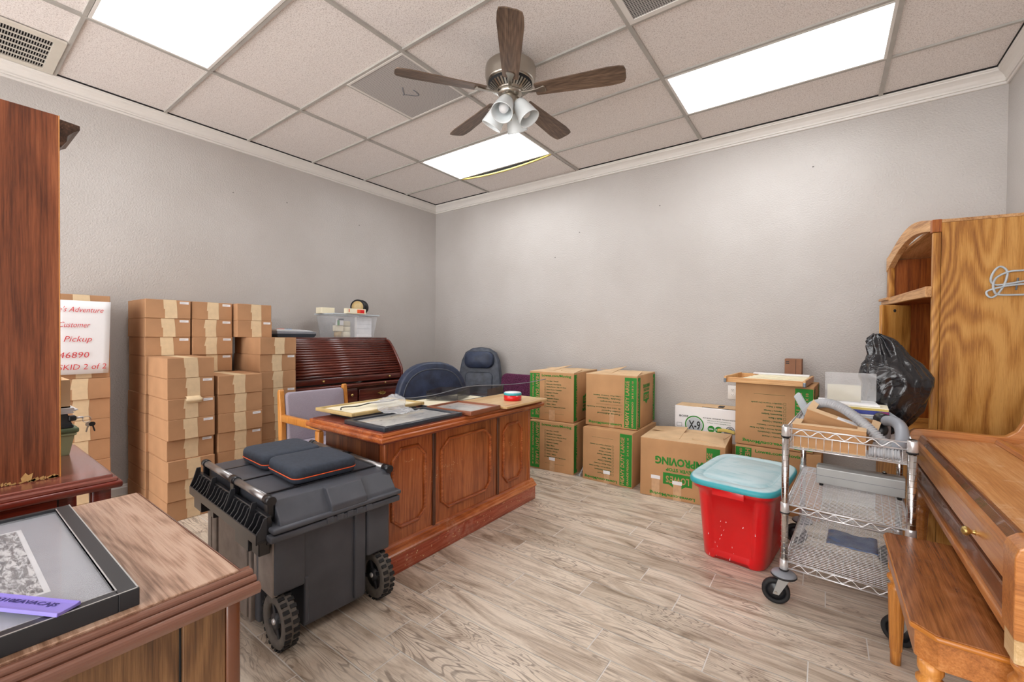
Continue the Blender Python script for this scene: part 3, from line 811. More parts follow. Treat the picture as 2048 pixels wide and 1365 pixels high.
# paper sign taped on the column behind the hutch
t = thing('paper_sign', 'white paper sign with red handwriting taped on cartons behind hutch', 'paper sign', (.512, -3.53, .975))
mb = MB()
def shp(u, v): return (.514+.004*math.sin(u*3)*v, -3.685+.249*u+(.012*v if u > .5 else .012*v), .975+.468*v)
mb.grid(shp, 8, 8, 'white', thick=Vector((.0008, 0, 0))); mb.build('paper', t)
for (st, hx, hz, hw, hh, sh) in (("e's Adventure", .0, .395, .205, .034, .3), ('Customer', .0, .298, .140, .034, .3), ('Pickup', .022, .196, .125, .046, .3), ('46890', .002, .105, .136, .036, .15), ('SKID 2 of 2', .0, .030, .220, .034, .15)):
    mb = MB(); F = Face(mb, (.5165, -3.670, .975), (0, 1, 0), (0, 0, 1), .25, .47, lift=.003)
    F.text(st, hx, hz, hw, hh, 'ink_red', shear=sh, off=-.004); mb.build('handwriting_line', t)

# ------------------------------------------------------------------ cherry credenza and hutch (left)
t = thing('credenza', 'dark cherry credenza under the tall hutch at the left', 'desk', (2.06, -4.3, 0))
x0, x1, y0, y1 = 1.70, 2.42, -5.5, -3.757
mb = MB()
mb.box((x0+.022, y0+.02, .742), (x1-.022, y1-.022, .7605), 'cherrytop', .003)
mb.box((x0+.010, y0, .735), (x1-.010, y1-.010, .752), 'cherrytop', .005)
mb.box((x0, y0, .716), (x1, y1, .738), 'cherry', .006, seg=2)
mb.build('top', t)
mb = MB(); mb.box((x0+.05, y0+.05, .06), (x1-.055, y1-.15, .716), 'cherry'); mb.build('body', t)
for (px, py) in ((x1-.075, y1-.045), (x0+.075, y1-.045)):
    mb = MB(); mb.box((px-.025, py-.025, 0), (px+.025, py+.025, .716), 'cherry', .008, seg=2); mb.build('corner_post', t)
mb = MB(); mb.box((x0+.06, y1-.14, .06), (x1-.10, y1-.12, .716), 'cherry'); mb.build('end_panel', t)
mb = MB(); mb.box((x0+.05, y0+.05, 0), (x1-.06, y1-.07, .07), 'cherry', .004); mb.build('plinth', t)

t = thing('hutch', 'tall cherry hutch with chipped lower edge at the far left', 'hutch', (2.15, -4.6, .7605))
mb = MB(); mb.box((2.283, -5.4, .7605), (2.303, -3.892, 1.953), 'hutch', .0015); mb.build('back_panel', t)
mb = MB(); mb.box((2.0, -3.912, .7605), (2.2828, -3.890, 1.945), 'hutch', .002); mb.build('side_panel', t)
mb = MB(); mb.box((2.0, -5.4, 1.925), (2.2828, -3.913, 1.945), 'hutch'); mb.box((2.0, -5.4, .7605), (2.2828, -3.913, .78), 'hutch'); mb.build('shelf_boards', t)
mb = MB(); mb.box((2.2835, -3.8925, .7605), (2.3035, -3.8895, 1.953), 'chairwood', .0005); mb.build('edge_strip', t)
mb = MB(); cp = [(-3.8895, 1.862), (-3.882, 1.862), (-3.868, 1.885), (-3.866, 1.905), (-3.850, 1.925), (-3.836, 1.935), (-3.836, 1.950), (-3.8895, 1.955)]
mb.prism(cp, 2.02, 2.268, 'x', 'dgrain', .001); mb.build('crown_moulding', t)
rs = random.Random(5); mb = MB()
for i in range(34):
    yy = -3.90-rs.random()*.17; h_ = .004+rs.random()*.010; w_ = .003+rs.random()*.008
    mb.add([(2.3036, yy, .761), (2.3036, yy+w_, .761+h_*.3), (2.3036, yy+w_*.7, .761+h_), (2.3036, yy-w_*.5, .761+h_*.6)], [(0, 1, 2, 3)], 'rawchip')
mb.add([(2.304, -3.975, .763), (2.304, -3.955, .770), (2.304, -3.952, .789), (2.304, -3.962, .784), (2.304, -3.968, .793), (2.304, -3.978, .778)], [(0, 1, 2, 3, 4, 5)], 'rawchip')
mb.build('chipped_edge', t)

# things on the credenza behind the hutch
t = thing('storage_bin', 'small pale green plastic bin with sage lid on the cherry credenza', 'bin', (1.88, -3.86, .7605))
mb = MB(); mb.add([(1.80, -3.97, .7605), (1.96, -3.97, .7605), (1.96, -3.822, .7605), (1.80, -3.822, .7605), (1.785, -3.985, .845), (1.975, -3.985, .845), (1.975, -3.808, .845), (1.785, -3.808, .845)], [(3, 2, 1, 0), (4, 5, 6, 7), (0, 1, 5, 4), (1, 2, 6, 5), (2, 3, 7, 6), (3, 0, 4, 7)], 'greenbin')
mb.box((1.78, -3.99, .838), (1.98, -3.803, .848), 'greenbin', .003); mb.build('bin_body', t)
mb = MB(); mb.box((1.775, -3.995, .848), (1.985, -3.797, .868), 'greendark', .006, seg=2); mb.build('lid', t)
t = thing('cash_box', 'small dark slate lock box with keys on the green bin', 'lock box', (1.88, -3.88, .868))
mb = MB(); mb.box((1.79, -3.97, .868), (1.98, -3.812, .880), 'slate', .003); mb.add([(1.80, -3.965, .88), (1.975, -3.965, .88), (1.975, -3.815, .88), (1.80, -3.815, .88), (1.81, -3.955, .925), (1.965, -3.955, .925), (1.965, -3.828, .925), (1.81, -3.828, .925)], [(3, 2, 1, 0), (4, 5, 6, 7), (0, 1, 5, 4), (1, 2, 6, 5), (2, 3, 7, 6), (3, 0, 4, 7)], 'slate')
mb.build('box_body', t)
mb = MB(); mb.box((1.955, -3.826, .895), (1.985, -3.805, .915), 'blacksat', .003); mb.tube([(1.975, -3.81, .905), (1.975, -3.785, .905)], .004, 'chrome', 8); mb.build('latch', t)
t = thing('key_ring', 'two small keys hanging from the dark slate lock box', 'keys', (1.975, -3.775, .89))
mb = MB(); mb.tube([(1.975, -3.775+.012*math.cos(a), .895+.012*math.sin(a)) for a in [2*PI*i/16 for i in range(16)]], .0012, 'chrome', 6, closed=True); mb.build('ring', t)
for k, (dy, s) in enumerate(((0, 1), (.006, .85))):
    mb = MB(); Tk = Matrix.Translation((1.977+.002*k, -3.768+dy, .882)) @ Matrix.Rotation(.25*(k*2-1), 4, 'X')
    mb.prism([(.010*math.cos(a), -.008+.009*math.sin(a)) for a in [2*PI*i/14 for i in range(14)]], 0, .0015, 'x', 'ink_black' if k else 'nickel', T=Tk)
    mb.prism([(-.0025, -.016), (.0025, -.016), (.0025, -.036), (.0, -.040), (-.0025, -.036)], 0, .0015, 'x', 'ink_black' if k else 'nickel', T=Tk); mb.build('key', t)
t = thing('paper_stack', 'loose white papers lying on the slate lock box', 'papers', (1.90, -3.9, .9255))
for k in range(6):
    mb = MB(); mb.box((1.80, -3.99, .9255+k*.0036), (1.985, -3.808+rs.uniform(-.015, .012), .9255+k*.0036+.003), 'white', T=Tz(0, 0, 0, 0)); mb.build('sheet', t)
t = thing('cardboard_carton', 'small open carton on the papers, right beside the hutch edge', 'box', (1.88, -3.90, .9475))
mb = MB()
for q in (((1.80, -4.0, .9475), (1.97, -3.82, .952)), ((1.80, -3.824, .9475), (1.97, -3.82, 1.055)), ((1.80, -4.0, .9475), (1.804, -3.824, 1.055)), ((1.966, -4.0, .9475), (1.97, -3.824, 1.055))): mb.box(*q, 'kraft_pale')
mb.build('carton_body', t)

# ------------------------------------------------------------------ near walnut desk
t = thing('desk', 'walnut laminate desk with ridged edge in the lower left foreground', 'desk', (3.06, -4.6, 0))
x0, x1, y0, y1 = 2.676, 3.443, -5.6, -3.760
mb = MB(); mb.box((x0+.004, y0, .748), (x1-.052, y1-.020, .7600), 'walnuttop', .0015); mb.build('top', t)
mb = MB()
prf = [(x1-.056, .7590), (x1-.052, .7560)]
for (cx_, cz_, r_) in ((x1-.043, .7495, .0085), (x1-.0275, .7425, .0085), (x1-.010, .7330, .0100)):
    prf += [(cx_+r_*math.cos(q), cz_+r_*math.sin(q)) for q in [R(125)-R(150)*i_/6 for i_ in range(7)]]
prf += [(x1-.004, .722), (x1-.02, .717), (x1-.056, .717)]
mb.prism(prf, y0, y1, 'y', 'walnuttrim'); mb.box((x0, y0, .722), (x1-.056, y1-.020, .748), 'walnuttrim', .003); mb.box((x0, y1-.020, .722), (x1-.053, y1-.012, .757), 'walnuttrim', .003); mb.build('edge_moulding', t)
mb = MB(); mb.box((x0+.04, y0, .04), (x1-.062, y1-.045, .718), 'walnut'); mb.build('front_panel', t)
mb = MB(); mb.box((x1-.0618, y1-.115, .04), (x1-.050, y1-.045, .718), 'walnut', .0015); mb.box((x1-.0618, y1-.118, .04), (x1-.058, y1-.1155, .718), 'dark'); mb.build('stile', t)
mb = MB(); mb.box((x1-.075, y1-.0445, .0), (x1-.046, y1-.018, .7175), 'pianotrim', .006, seg=2); mb.build('corner_post', t)
mb = MB(); mb.box((x0+.05, y0, 0), (x1-.09, y1-.07, .04), 'pianotrim'); mb.build('plinth', t)
mb = MB(); mb.lathe([(.010, 0), (.008, .008), (.014, .018), (.017, .024), (.014, .030), (.004, .033)], 'walnut', 18, Matrix.Translation((x1-.062, -3.985, .56)) @ Matrix.Rotation(PI/2, 4, 'Y')); mb.build('knob', t)

t = thing('picture_frame', 'large black frame with old aerial photograph on the walnut desk', 'picture frame', (3.06, -4.3, .7600), R(1.5))
Tf = Matrix.Translation((0, 0, 0))
mb = MB(); z0 = .7602
fx0, fx1, fy0, fy1 = 2.762, 3.376, -5.1, -3.933
for q in (((fx0, fy1-.028), (fx1, fy1)), ((fx0, fy0), (fx0+.012, fy1-.028)), ((fx1-.020, fy0), (fx1, fy1-.028))): mb.box((*q[0], z0), (*q[1], z0+.031), 'frame_black', .001)
mb.build('frame', t)
mb = MB(); mb.box((fx0+.001, fy1-.003, z0+.031), (fx1-.001, fy1-.001, z0+.0318), 'frame_edge'); mb.box((fx1-.003, fy0, z0+.031), (fx1-.001, fy1-.001, z0+.0318), 'frame_edge'); mb.box((fx0+.012, fy1-.028, z0+.022), (fx1-.02, fy1-.0262, z0+.0312), 'frame_edge'); mb.box((fx1-.021, fy0, z0+.02), (fx1-.0198, fy1-.028, z0+.0312), 'frame_edge'); mb.build('silver_lip', t)
mb = MB(); mb.box((fx0+.012, fy0, z0), (fx1-.02, fy1-.028, z0+.020), 'mat_grey'); mb.build('mat_board', t)
mb = MB(); mb.box((2.845, fy0, z0+.0201), (3.245, -4.025, z0+.0206), 'white'); mb.box((2.853, fy0, z0+.0206), (3.237, -4.033, z0+.0210), 'photo'); mb.box((2.99, -4.262, z0+.0210), (3.236, -4.250, z0+.0211), 'ink_grey'); mb.build('photograph', t)
mb = MB(); mb.box((fx0+.012, fy0, z0+.0235), (fx1-.02, fy1-.028, z0+.0245), 'glass'); mb.build('glass_pane', t)

t = thing('lettering_stencil', 'violet plastic strip with dark cut letters lying on the black frame', 'stencil', (3.372, -4.020, .7925), R(29))
Ts = worldof(t); mb = MB()
mb.prism([(-.0175, 0), (.0175, 0), (.0165, .0065), (.010, .0050), (-.011, .0050), (-.0165, .0060)], -.30, .0, 'x', 'violet', .0006, T=Matrix.Identity(4)); mb.build('strip', t, world=False)
mb = MB(); F = Face(mb, (-.185, -.004, .0050), (1, 0, 0), (0, 1, 0), .16, .02, lift=.0004); F.text('YLHO310EAVACAJS', 0, .0, .160, .011, 'vdark', shear=0); mb.build('cut_letters', t, world=False)

# ------------------------------------------------------------------ rolling chest
t = thing('rolling_tool_chest', 'black rolling plastic tool chest with fluted latch rail', 'tool chest', (2.28, -3.09, 0))
mb = MB()
mb.box((1.92, -3.225, .045), (2.640, -2.955, .455), 'charcoal', .006, seg=2)
mb.box((1.90, -3.335, .045), (2.480, -2.835, .455), 'charcoal', .010, seg=2)
mb.box((2.46, -3.350, .225), (2.655, -3.222, .455), 'charcoal', .012, seg=2)
mb.box((2.46, -2.945, .225), (2.655, -2.825, .455), 'charcoal', .012, seg=2)
mb.box((2.60, -3.005, .06), (2.652, -2.950, .455), 'charcoal', .006, seg=2)
mb.box((2.60, -3.225, .06), (2.646, -3.205, .25), 'charcoal', .004)
mb.build('body', t)
mb = MB()
for a, c, hz in ((1.905, 1.955, .045), (1.965, 2.03, .045), (2.055, 2.40, .045), (2.42, 2.445, .045), (2.475, 2.50, .2), (2.52, 2.652, .225)):
    mb.box((a, -3.352, hz), (c, -3.330, .452), 'toolside', .003, seg=2)
mb.build('ribbed_side', t)
mb = MB()
mb.box((1.835, -3.375, .455), (2.700, -2.800, .482), 'charcoal', .006, seg=2)
mb.box((1.842, -3.368, .488), (2.705, -2.795, .508), 'charcoal', .007, seg=2)
mb.box((1.86, -3.36, .480), (2.69, -2.81, .492), 'blacksat')
for i in range(5): mb.box((2.69, -3.16+i*.045, .462), (2.703, -3.130+i*.045, .487), 'charcoal', .002)
mb.build('rim', t)
mb = MB()
mb.prism([(1.855, .505), (2.690, .505), (2.682, .520), (2.625, .592), (1.93, .600), (1.87, .560)], -3.335, -2.815, 'y', 'charcoal', .004, seg=2)
mb.prism([(2.60, .505), (2.704, .505), (2.704, .530), (2.655, .593), (2.60, .593)], -3.140, -2.975, 'y', 'charcoal', .005, seg=2)
mb.build('lid', t)
mb = MB()
for xx in (2.07, 2.30, 2.545): mb.box((xx-.005, -3.33, .5955), (xx+.004, -2.82, .6005), 'blacksat')
mb.build('lid_grooves', t)
for yy, side in ((-3.350, 'front'), (-2.818, 'back')):
    mb = MB()
    for a, c in ((1.885, 2.235), (2.285, 2.60)): mb.cyl((a, yy, .597), (c, yy, .597), .0145, 'alu', 14)
    mb.build('carry_rail', t)
    for a, c in ((1.86, 1.895), (2.23, 2.29), (2.595, 2.645)):
        mb = MB(); mb.cyl((a, yy, .597), (c, yy, .597), .018, 'blacksat', 14); mb.box((a+.008, yy-.012, .53), (c-.008, yy+.012, .595), 'blacksat', .003); mb.build('rail_bracket', t)
mb = MB()
mb.box((1.84, -3.405, .452), (2.66, -3.365, .468), 'blacksat', .004, seg=2)
mb.box((1.84, -3.411, .452), (2.66, -3.4055, .492), 'blacksat', .002)
mb.box((1.84, -3.374, .44), (2.66, -3.355, .550), 'blacksat', .003)
nf = 22
for i in range(nf):
    xx = 1.845+i*(.810/(nf-1))
    big = i % 6 == 0
    zt = .575 if big else .545
    mb.prism([(-3.409, .455), (-3.409, .495), (-3.395, .53 if big else .512), (-3.382, zt), (-3.365, zt), (-3.365, .455)], xx-.0035, xx+.0035, 'x', 'black', .0008)
mb.box((2.12, -3.402, .415), (2.16, -3.36, .455), 'blacksat', .003); mb.box((1.88, -3.402, .395), (1.99, -3.36, .455), 'blacksat', .003); mb.box((2.42, -3.402, .395), (2.56, -3.36, .455), 'blacksat', .003); mb.box((2.59, -3.40, .405), (2.655, -3.36, .455), 'blacksat', .003)
mb.build('latch_rail', t)
for (wy, sd) in ((-3.305, -1), (-2.872, 1)):
    A = Matrix.Translation((2.615, wy, .110)) @ Matrix.Rotation(PI/2, 4, 'X')
    mb = MB(); mb.lathe([(.070, -.026), (.100, -.026), (.107, -.018), (.107, .018), (.100, .026), (.070, .026), (.066, .02), (.066, -.02)], 'tread', 48, A)
    for i in range(24):
        B = A @ Matrix.Rotation(2*PI*i/24, 4, 'Z')
        mb.box((.103, -.0075, -.027), (.1115, .0075, -.004), 'rubber', .001, T=B); B = A @ Matrix.Rotation(2*PI*(i+.5)/24, 4, 'Z'); mb.box((.103, -.0075, .004), (.1115, .0075, .027), 'rubber', .001, T=B)
    tyre = mb.build('wheel', t)
    mb = MB(); mb.lathe([(.068, -.012), (.068, .012)], 'blacksat', 32, A)
    mb.lathe([(.030, -.024), (.030, .024)], 'black', 24, A)
    for i in range(4): mb.box((.02, -.009, -.02), (.069, .009, .02), 'black', .002, T=A @ Matrix.Rotation(PI/2*i+.4, 4, 'Z'))
    mb.lathe([(.010, -.03), (.012, -.026), (.012, .026), (.010, .03)], 'chrome', 14, A)
    h = mb.build('hub', tyre)
t.rotation_euler = (0, 0, R(-3)); t.location = (2.292, -3.094, 0)
# two zip cases on the lid
def case(name, x0, x1, y0, y1, label, rz):
    t = thing(name, label, 'case', ((x0+x1)/2, (y0+y1)/2, .6005), rz, 'zip cases on the chest lid')
    a, c = (x1-x0)/2, (y1-y0)/2
    def rr(k, r=.035):
        out = []
        for (sx, sy, a0) in ((1, 1, 0), (-1, 1, PI/2), (-1, -1, PI), (1, -1, 3*PI/2)):
            for i in range(6):
                q = a0+PI/2*i/5; out.append((sx*(a*k-r)+r*math.cos(q), sy*(c*k-r)+r*math.sin(q)))
        return out
    def stack(mb, lv, mat):
        vs = []; n = 24
        for k, z in lv: vs += [(p[0]*k, p[1]*k, z) for p in rr(1)]
        fs = [(i*n+j, i*n+(j+1) % n, (i+1)*n+(j+1) % n, (i+1)*n+j) for i in range(len(lv)-1) for j in range(n)]
        fs += [tuple(range(n))[::-1], tuple((len(lv)-1)*n+j for j in range(n))]
        mb.add(vs, fs, mat, True)
    mb = MB(); stack(mb, [(.90, 0), (.97, .006), (1, .020), (1, .026)], 'navycase'); mb.build('lower_shell', t, world=False)
    mb = MB(); stack(mb, [(1, .0265), (1, .050), (.985, .062), (.94, .069), (.9, .071), (.6, .073), (.2, .074)], 'navycase'); mb.build('upper_shell', t, world=False)
    mb = MB(); mb.tube([(p[0], p[1], .0265) for p in rr(1.004)], .0022, 'orange', 6, closed=True); mb.build('orange_zip', t, world=False)
case('zip_case', 1.985, 2.262, -3.225, -2.945, 'dark zip case with orange piping, farther left one on the chest', R(-3))
case('zip_case', 2.278, 2.570, -3.235, -2.945, 'dark zip case with orange piping, nearer one on the chest lid', R(-4))

# ------------------------------------------------------------------ rolltop desk
t = thing('rolltop_desk', 'dark mahogany rolltop desk with closed tambour against left wall', 'desk', (.4, -1.73, 0))
ya, yb = -2.320, -1.150
curve = catmull([(.40, 1.196, 0), (.47, 1.178, 0), (.535, 1.120, 0), (.595, 1.045, 0), (.655, .960, 0), (.695, .890, 0), (.700, .845, 0)], 6)
mb = MB(); mb.box((.04, ya-.01, 1.192), (.43, yb+.012, 1.212), 'rolltop', .005, seg=2); mb.build('top', t)
for yy in (ya, yb-.025):
    mb = MB(); pl_ = [(.05, .775), (.05, 1.191), (.40, 1.191)]+[(p.x+.022, p.y+.008) for p in curve[2:]]+[(.722, .775)]
    mb.prism(pl_, yy, yy+.025, 'y', 'rolltop', .003); mb.build('side_panel', t)
mb = MB()
for i in range(len(curve)-1):
    pass
L = [0]
for i in range(1, len(curve)): L.append(L[-1]+(curve[i]-curve[i-1]).length)
nsl = 18
for k in range(nsl):
    s_ = L[-1]*(k+.5)/nsl
    j = max(i for i in range(len(L)) if L[i] <= s_); j = min(j, len(curve)-2)
    p = curve[j].lerp(curve[j+1], (s_-L[j])/(L[j+1]-L[j]))
    mb.tube([(p.x-.006, ya+.026, p.y), (p.x-.006, yb-.026, p.y)], L[-1]/nsl*.50, 'rolltop', 14)
mb.build('tambour', t)
mb = MB(); mb.box((.662, ya+.026, .790), (.712, yb-.027, .845), 'rolltop', .006, seg=2); mb.build('tambour_rail', t)
for yy in (-1.33, -2.05):
    mb = MB(); mb.lathe([(.005, 0), (.005, .008), (.010, .013), (.0115, .018), (.009, .024), (.002, .026)], 'brass', 14, Matrix.Translation((.712, yy, .818)) @ Matrix.Rotation(PI/2, 4, 'Y')); mb.build('knob', t)
mb = MB(); mb.box((.03, ya-.015, .755), (.765, yb+.018, .775), 'rolltop', .006, seg=2); mb.box((.72, ya-.01, .742), (.758, yb+.012, .756), 'rolltop', .004); mb.build('desktop', t)
mb = MB(); mb.box((.05, ya+.005, .06), (.70, yb-.005, .754), 'rolltop', .003); mb.build('carcass', t)
for (a, c, z0, z1, kind) in ((-2.28, -1.70, .60, .735, 'k'), (-1.68, -1.165, .60, .715, 'p'), (-2.20, -1.70, .40, .585, 'p'), (-1.45, -1.165, .40, .585, 'p'), (-2.20, -1.70, .10, .385, 'p'), (-1.45, -1.165, .10, .385, 'p')):
    mb = MB(); mb.box((.701, a, z0), (.722, c, z1), 'rolltop', .006, seg=2); d = mb.build('drawer', t)
    cy, cz = (a+c)/2, (z0+z1)/2
    mb = MB()
    if kind == 'k':
        cy = c-.07
        mb.lathe([(.006, 0), (.006, .008), (.012, .013), (.014, .018), (.011, .025), (.002, .028)], 'brass', 14, Matrix.Translation((.722, cy, cz)) @ Matrix.Rotation(PI/2, 4, 'Y'))
    else:
        mb.prism([(cy+.04*math.cos(q)*(1+.25*math.cos(4*q)), cz+.017*math.sin(q)*(1+.3*math.cos(6*q))) for q in [2*PI*i/28 for i in range(28)]], .722, .725, 'x', 'brass')
        mb.tube(catmull([(.727, cy-.028, cz+.004), (.742, cy-.026, cz-.006), (.745, cy, cz-.014), (.742, cy+.026, cz-.006), (.727, cy+.028, cz+.004)], 5), .003, 'brass', 8)
    mb.build('drawer_pull', d)
mb = MB(); mb.lathe([(.004, 0), (.004, .006), (.008, .010), (.006, .016), (.001, .018)], 'brass', 12, Matrix.Translation((.766, -1.42, .765)) @ Matrix.Rotation(PI/2, 4, 'Y')); mb.build('lock_knob', t)
mb = MB()
for (a, c) in ((ya+.03, -1.69), (-1.46, yb-.03)): mb.box((.08, a, 0), (.66, c, .06), 'rolltop', .003)
mb.build('plinth', t)

# flat device on carton / rolltop
t = thing('postal_scale', 'flat grey and dark blue scale with orange buttons beside cartons', 'scale', (.22, -2.12, 1.2135))
mb = MB(); mb.prism([(-2.295, 1.2135), (-1.955, 1.2135), (-1.935, 1.235), (-1.935, 1.243), (-2.300, 1.243), (-2.300, 1.23)], .10, .40, 'x', 'slate', .003); mb.build('base', t)
mb = MB(); mb.prism([(-2.300, 1.2435), (-1.935, 1.2435), (-1.935, 1.259), (-1.96, 1.264), (-2.300, 1.268)], .10, .40, 'x', 'grey', .003, seg=2); mb.build('housing', t)
mb = MB(); mb.prism([(-2.302, 1.2685), (-1.955, 1.2645), (-1.99, 1.275), (-2.10, 1.284), (-2.302, 1.287)], .11, .395, 'x', 'offwhite', .003, seg=2); mb.build('top_shell', t)
mb = MB(); mb.box((.34, -2.28, 1.284), (.385, -2.23, 1.290), 'orange', .002); mb.build('orange_button', t)
mb = MB(); mb.box((.34, -2.20, 1.283), (.385, -2.16, 1.289), 'ltblue', .002); mb.build('blue_button', t)

# clear bin with office supplies on rolltop
t = thing('storage_bin', 'clear plastic bin of tape rolls and boxes on the rolltop desk', 'bin', (.26, -1.52, 1.2125))
mb = MB(); zb, zt = 1.2127, 1.452
def rim(x0, x1, y0, y1, z): return [(x0, y0, z), (x1, y0, z), (x1, y1, z), (x0, y1, z)]
o1, o2 = rim(.12, .40, -1.735, -1.290, zb), rim(.095, .425, -1.765, -1.255, zt); i1, i2 = rim(.123, .397, -1.732, -1.293, zb+.003), rim(.098, .422, -1.762, -1.258, zt)
vs = o1+o2+i1+i2
fs = [(3, 2, 1, 0), (8, 9, 10, 11)]
for k in range(4):
    j = (k+1) % 4; fs += [(k, j, 4+j, 4+k), (8+j, 8+k, 12+k, 12+j), (4+k, 4+j, 12+j, 12+k)]
mb.add(vs, fs, 'clearbin')
mb.build('bin_body', t)
mb = MB()
for q in (((.080, -1.78, zt-.01), (.44, -1.755, zt+.002)), ((.080, -1.265, zt-.01), (.44, -1.240, zt+.002)), ((.415, -1.755, zt-.01), (.44, -1.265, zt+.002)), ((.08, -1.755, zt-.01), (.105, -1.265, zt+.002))): mb.box(*q, 'ltgrey', .002)
mb.build('bin_rim', t)
def small(name, label, cat, parts, grp=None, loc=None):
    t = thing(name, label, cat, loc or parts[0][1], group=grp)
    for nm, a, c, mat, bv in parts: MB().box(a, c, mat, bv).build(nm, t)
    return t
small('index_card_pack', 'white index cards standing at the right inside the clear bin', 'card pack', [('cards', (.36, -1.495, 1.2160), (.40, -1.315, 1.425), 'white', .002), ('card_lines', (.4002, -1.495, 1.395), (.4006, -1.315, 1.3965), 'ink_grey', 0), ('card_lines', (.4002, -1.495, 1.35), (.4006, -1.315, 1.3515), 'ink_grey', 0), ('card_lines', (.4002, -1.495, 1.305), (.4006, -1.315, 1.3065), 'ink_grey', 0)])
small('battery_pack', 'green and white blister pack at the left in the clear bin', 'blister pack', [('pack', (.37, -1.715, 1.335), (.398, -1.645, 1.40), 'white', .002), ('green_label', (.3982, -1.715, 1.335), (.3990, -1.690, 1.385), 'ink_green', 0), ('black_top', (.3982, -1.705, 1.386), (.3990, -1.645, 1.402), 'ink_black', 0)])
small('cream_box', 'cream box under the blister pack, bottom left in clear bin', 'box', [('body', (.33, -1.725, 1.275), (.385, -1.64, 1.334), 'cream', .003)])
for k, (yy, zz) in enumerate(((-1.585, 1.2165), (-1.585, 1.272), (-1.585, 1.328))):
    tt = thing('tape_roll', ['cream tape roll, lowest of three stacked in the clear bin', 'cream tape roll, middle of three stacked in the clear bin', 'cream tape roll, uppermost of three stacked in the clear bin'][k], 'tape roll', (.31, yy, zz), group='tape rolls in the clear bin')
    MB().lathe([(.035, 0), (.058, 0), (.062, .004), (.062, .048), (.058, .052), (.035, .052)], 'cream', 28, Matrix.Translation((.31, yy, zz))).build('tape', tt)
tt = thing('tape_roll', 'brown packing tape roll low at the left of the clear bin', 'tape roll', (.33, -1.685, 1.2165)); MB().lathe([(.020, 0), (.036, 0), (.036, .056), (.020, .056)], 'frame_gold', 24, Matrix.Translation((.345, -1.678, 1.2162))).build('tape', tt)
small('staple_box', 'cream and red carton lying across the clear bin', 'box', [('body', (.40, -1.645, 1.4545), (.45, -1.42, 1.508), 'cream', .002), ('red_panel', (.4502, -1.49, 1.463), (.4508, -1.440, 1.500), 'red', 0), ('gold_panel', (.4502, -1.525, 1.463), (.4508, -1.491, 1.500), 'orange', 0), ('orange_mark', (.4502, -1.622, 1.47), (.4508, -1.612, 1.502), 'orange', 0)])
small('envelope_box', 'pale yellow box at the left end atop the clear bin', 'box', [('body', (.15, -1.80, 1.4545), (.26, -1.66, 1.515), 'cream', .002)])
t = thing('cable_spool', 'black spool with tan sides standing atop the clear bin', 'spool', (.30, -1.38, 1.455))
A = Matrix.Translation((.27, -1.375, 1.538)) @ Matrix.Rotation(R(32), 4, 'Z') @ Matrix.Rotation(PI/2, 4, 'X')
MB().lathe([(.030, -.052), (.080, -.052), (.082, -.045), (.080, -.040), (.030, -.040)], 'blacksat', 32, A).build('flange', t); MB().lathe([(.030, .052), (.080, .052), (.082, .045), (.080, .040), (.030, .040)], 'blacksat', 32, A).build('flange', t)
MB().lathe([(.028, .0535), (.064, .0535), (.064, .0525), (.028, .0525)], 'frame_gold', 32, A).build('tan_label', t); MB().lathe([(.045, -.04), (.045, .04)], 'ink_black', 24, A).build('core', t)

# ------------------------------------------------------------------ executive desk
t = thing('executive_desk', 'large worn mahogany executive desk with octagonal panel mouldings', 'desk', (2.28, -2.12, 0))
x0, x1, y0, y1 = 1.93, 2.632, -2.862, -1.378
mb = MB(); mb.box((x0+.03, y0+.03, .745), (x1-.03, y1-.03, .7600), 'exectop', .002); mb.build('top', t)
mb = MB()
mb.box((x0+.016, y0+.016, .735), (x1-.016, y1-.016, .755), 'exectrim', .004, seg=2)
mb.box((x0, y0, .712), (x1, y1, .738), 'exectrim', .008, seg=3)
mb.box((x0+.02, y0+.02, .700), (x1-.02, y1-.02, .714), 'exectop', .004)
mb.build('edge_moulding', t)
bx0, bx1, by0, by1 = 2.00, 2.530, -2.775, -1.425
mb = MB(); mb.box((bx0, by0, .12), (bx1, by1, .70), 'exec', .003); mb.build('modesty_body', t)
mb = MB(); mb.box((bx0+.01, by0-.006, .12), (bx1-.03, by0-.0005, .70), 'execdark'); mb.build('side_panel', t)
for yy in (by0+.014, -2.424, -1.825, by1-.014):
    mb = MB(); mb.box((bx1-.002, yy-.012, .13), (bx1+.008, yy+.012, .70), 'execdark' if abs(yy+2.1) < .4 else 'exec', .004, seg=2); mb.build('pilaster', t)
for oc in ([(-2.718, .581), (-2.666, .633), (-2.548, .633), (-2.492, .574), (-2.494, .269), (-2.545, .220), (-2.663, .220), (-2.718, .265)],
           [(-2.363, .569), (-2.302, .622), (-1.974, .622), (-1.911, .565), (-1.911, .262), (-1.965, .215), (-2.306, .215), (-2.360, .262)],
           [(-1.762, .567), (-1.715, .612), (-1.585, .612), (-1.540, .560), (-1.540, .255), (-1.585, .205), (-1.715, .205), (-1.762, .255)]):
    mb = MB(); mb.tube([(bx1+.003, p[0], p[1]) for p in oc], .0105, 'exectrim', 10, closed=True, smooth=False)
    mb.build('octagon_moulding', t)
mb = MB(); mb.box((1.985, by0-.02, 0), (2.572, by1+.02, .098), 'plinth', .004, seg=2); mb.build('plinth', t)
mb = MB(); pm = [(.0, .098), (.046, .098), (.048, .106), (.040, .112), (.034, .122), (.026, .126), (.020, .138), (.008, .146), (.0, .150)]
mb.prism([(bx1-.002+p[0], p[1]) for p in pm], by0-.03, by1+.03, 'y', 'exectrim'); mb.box((bx0, by0-.03, .0985), (bx1, by0-.007, .14), 'exectrimx', .004, seg=2); mb.build('base_moulding', t)
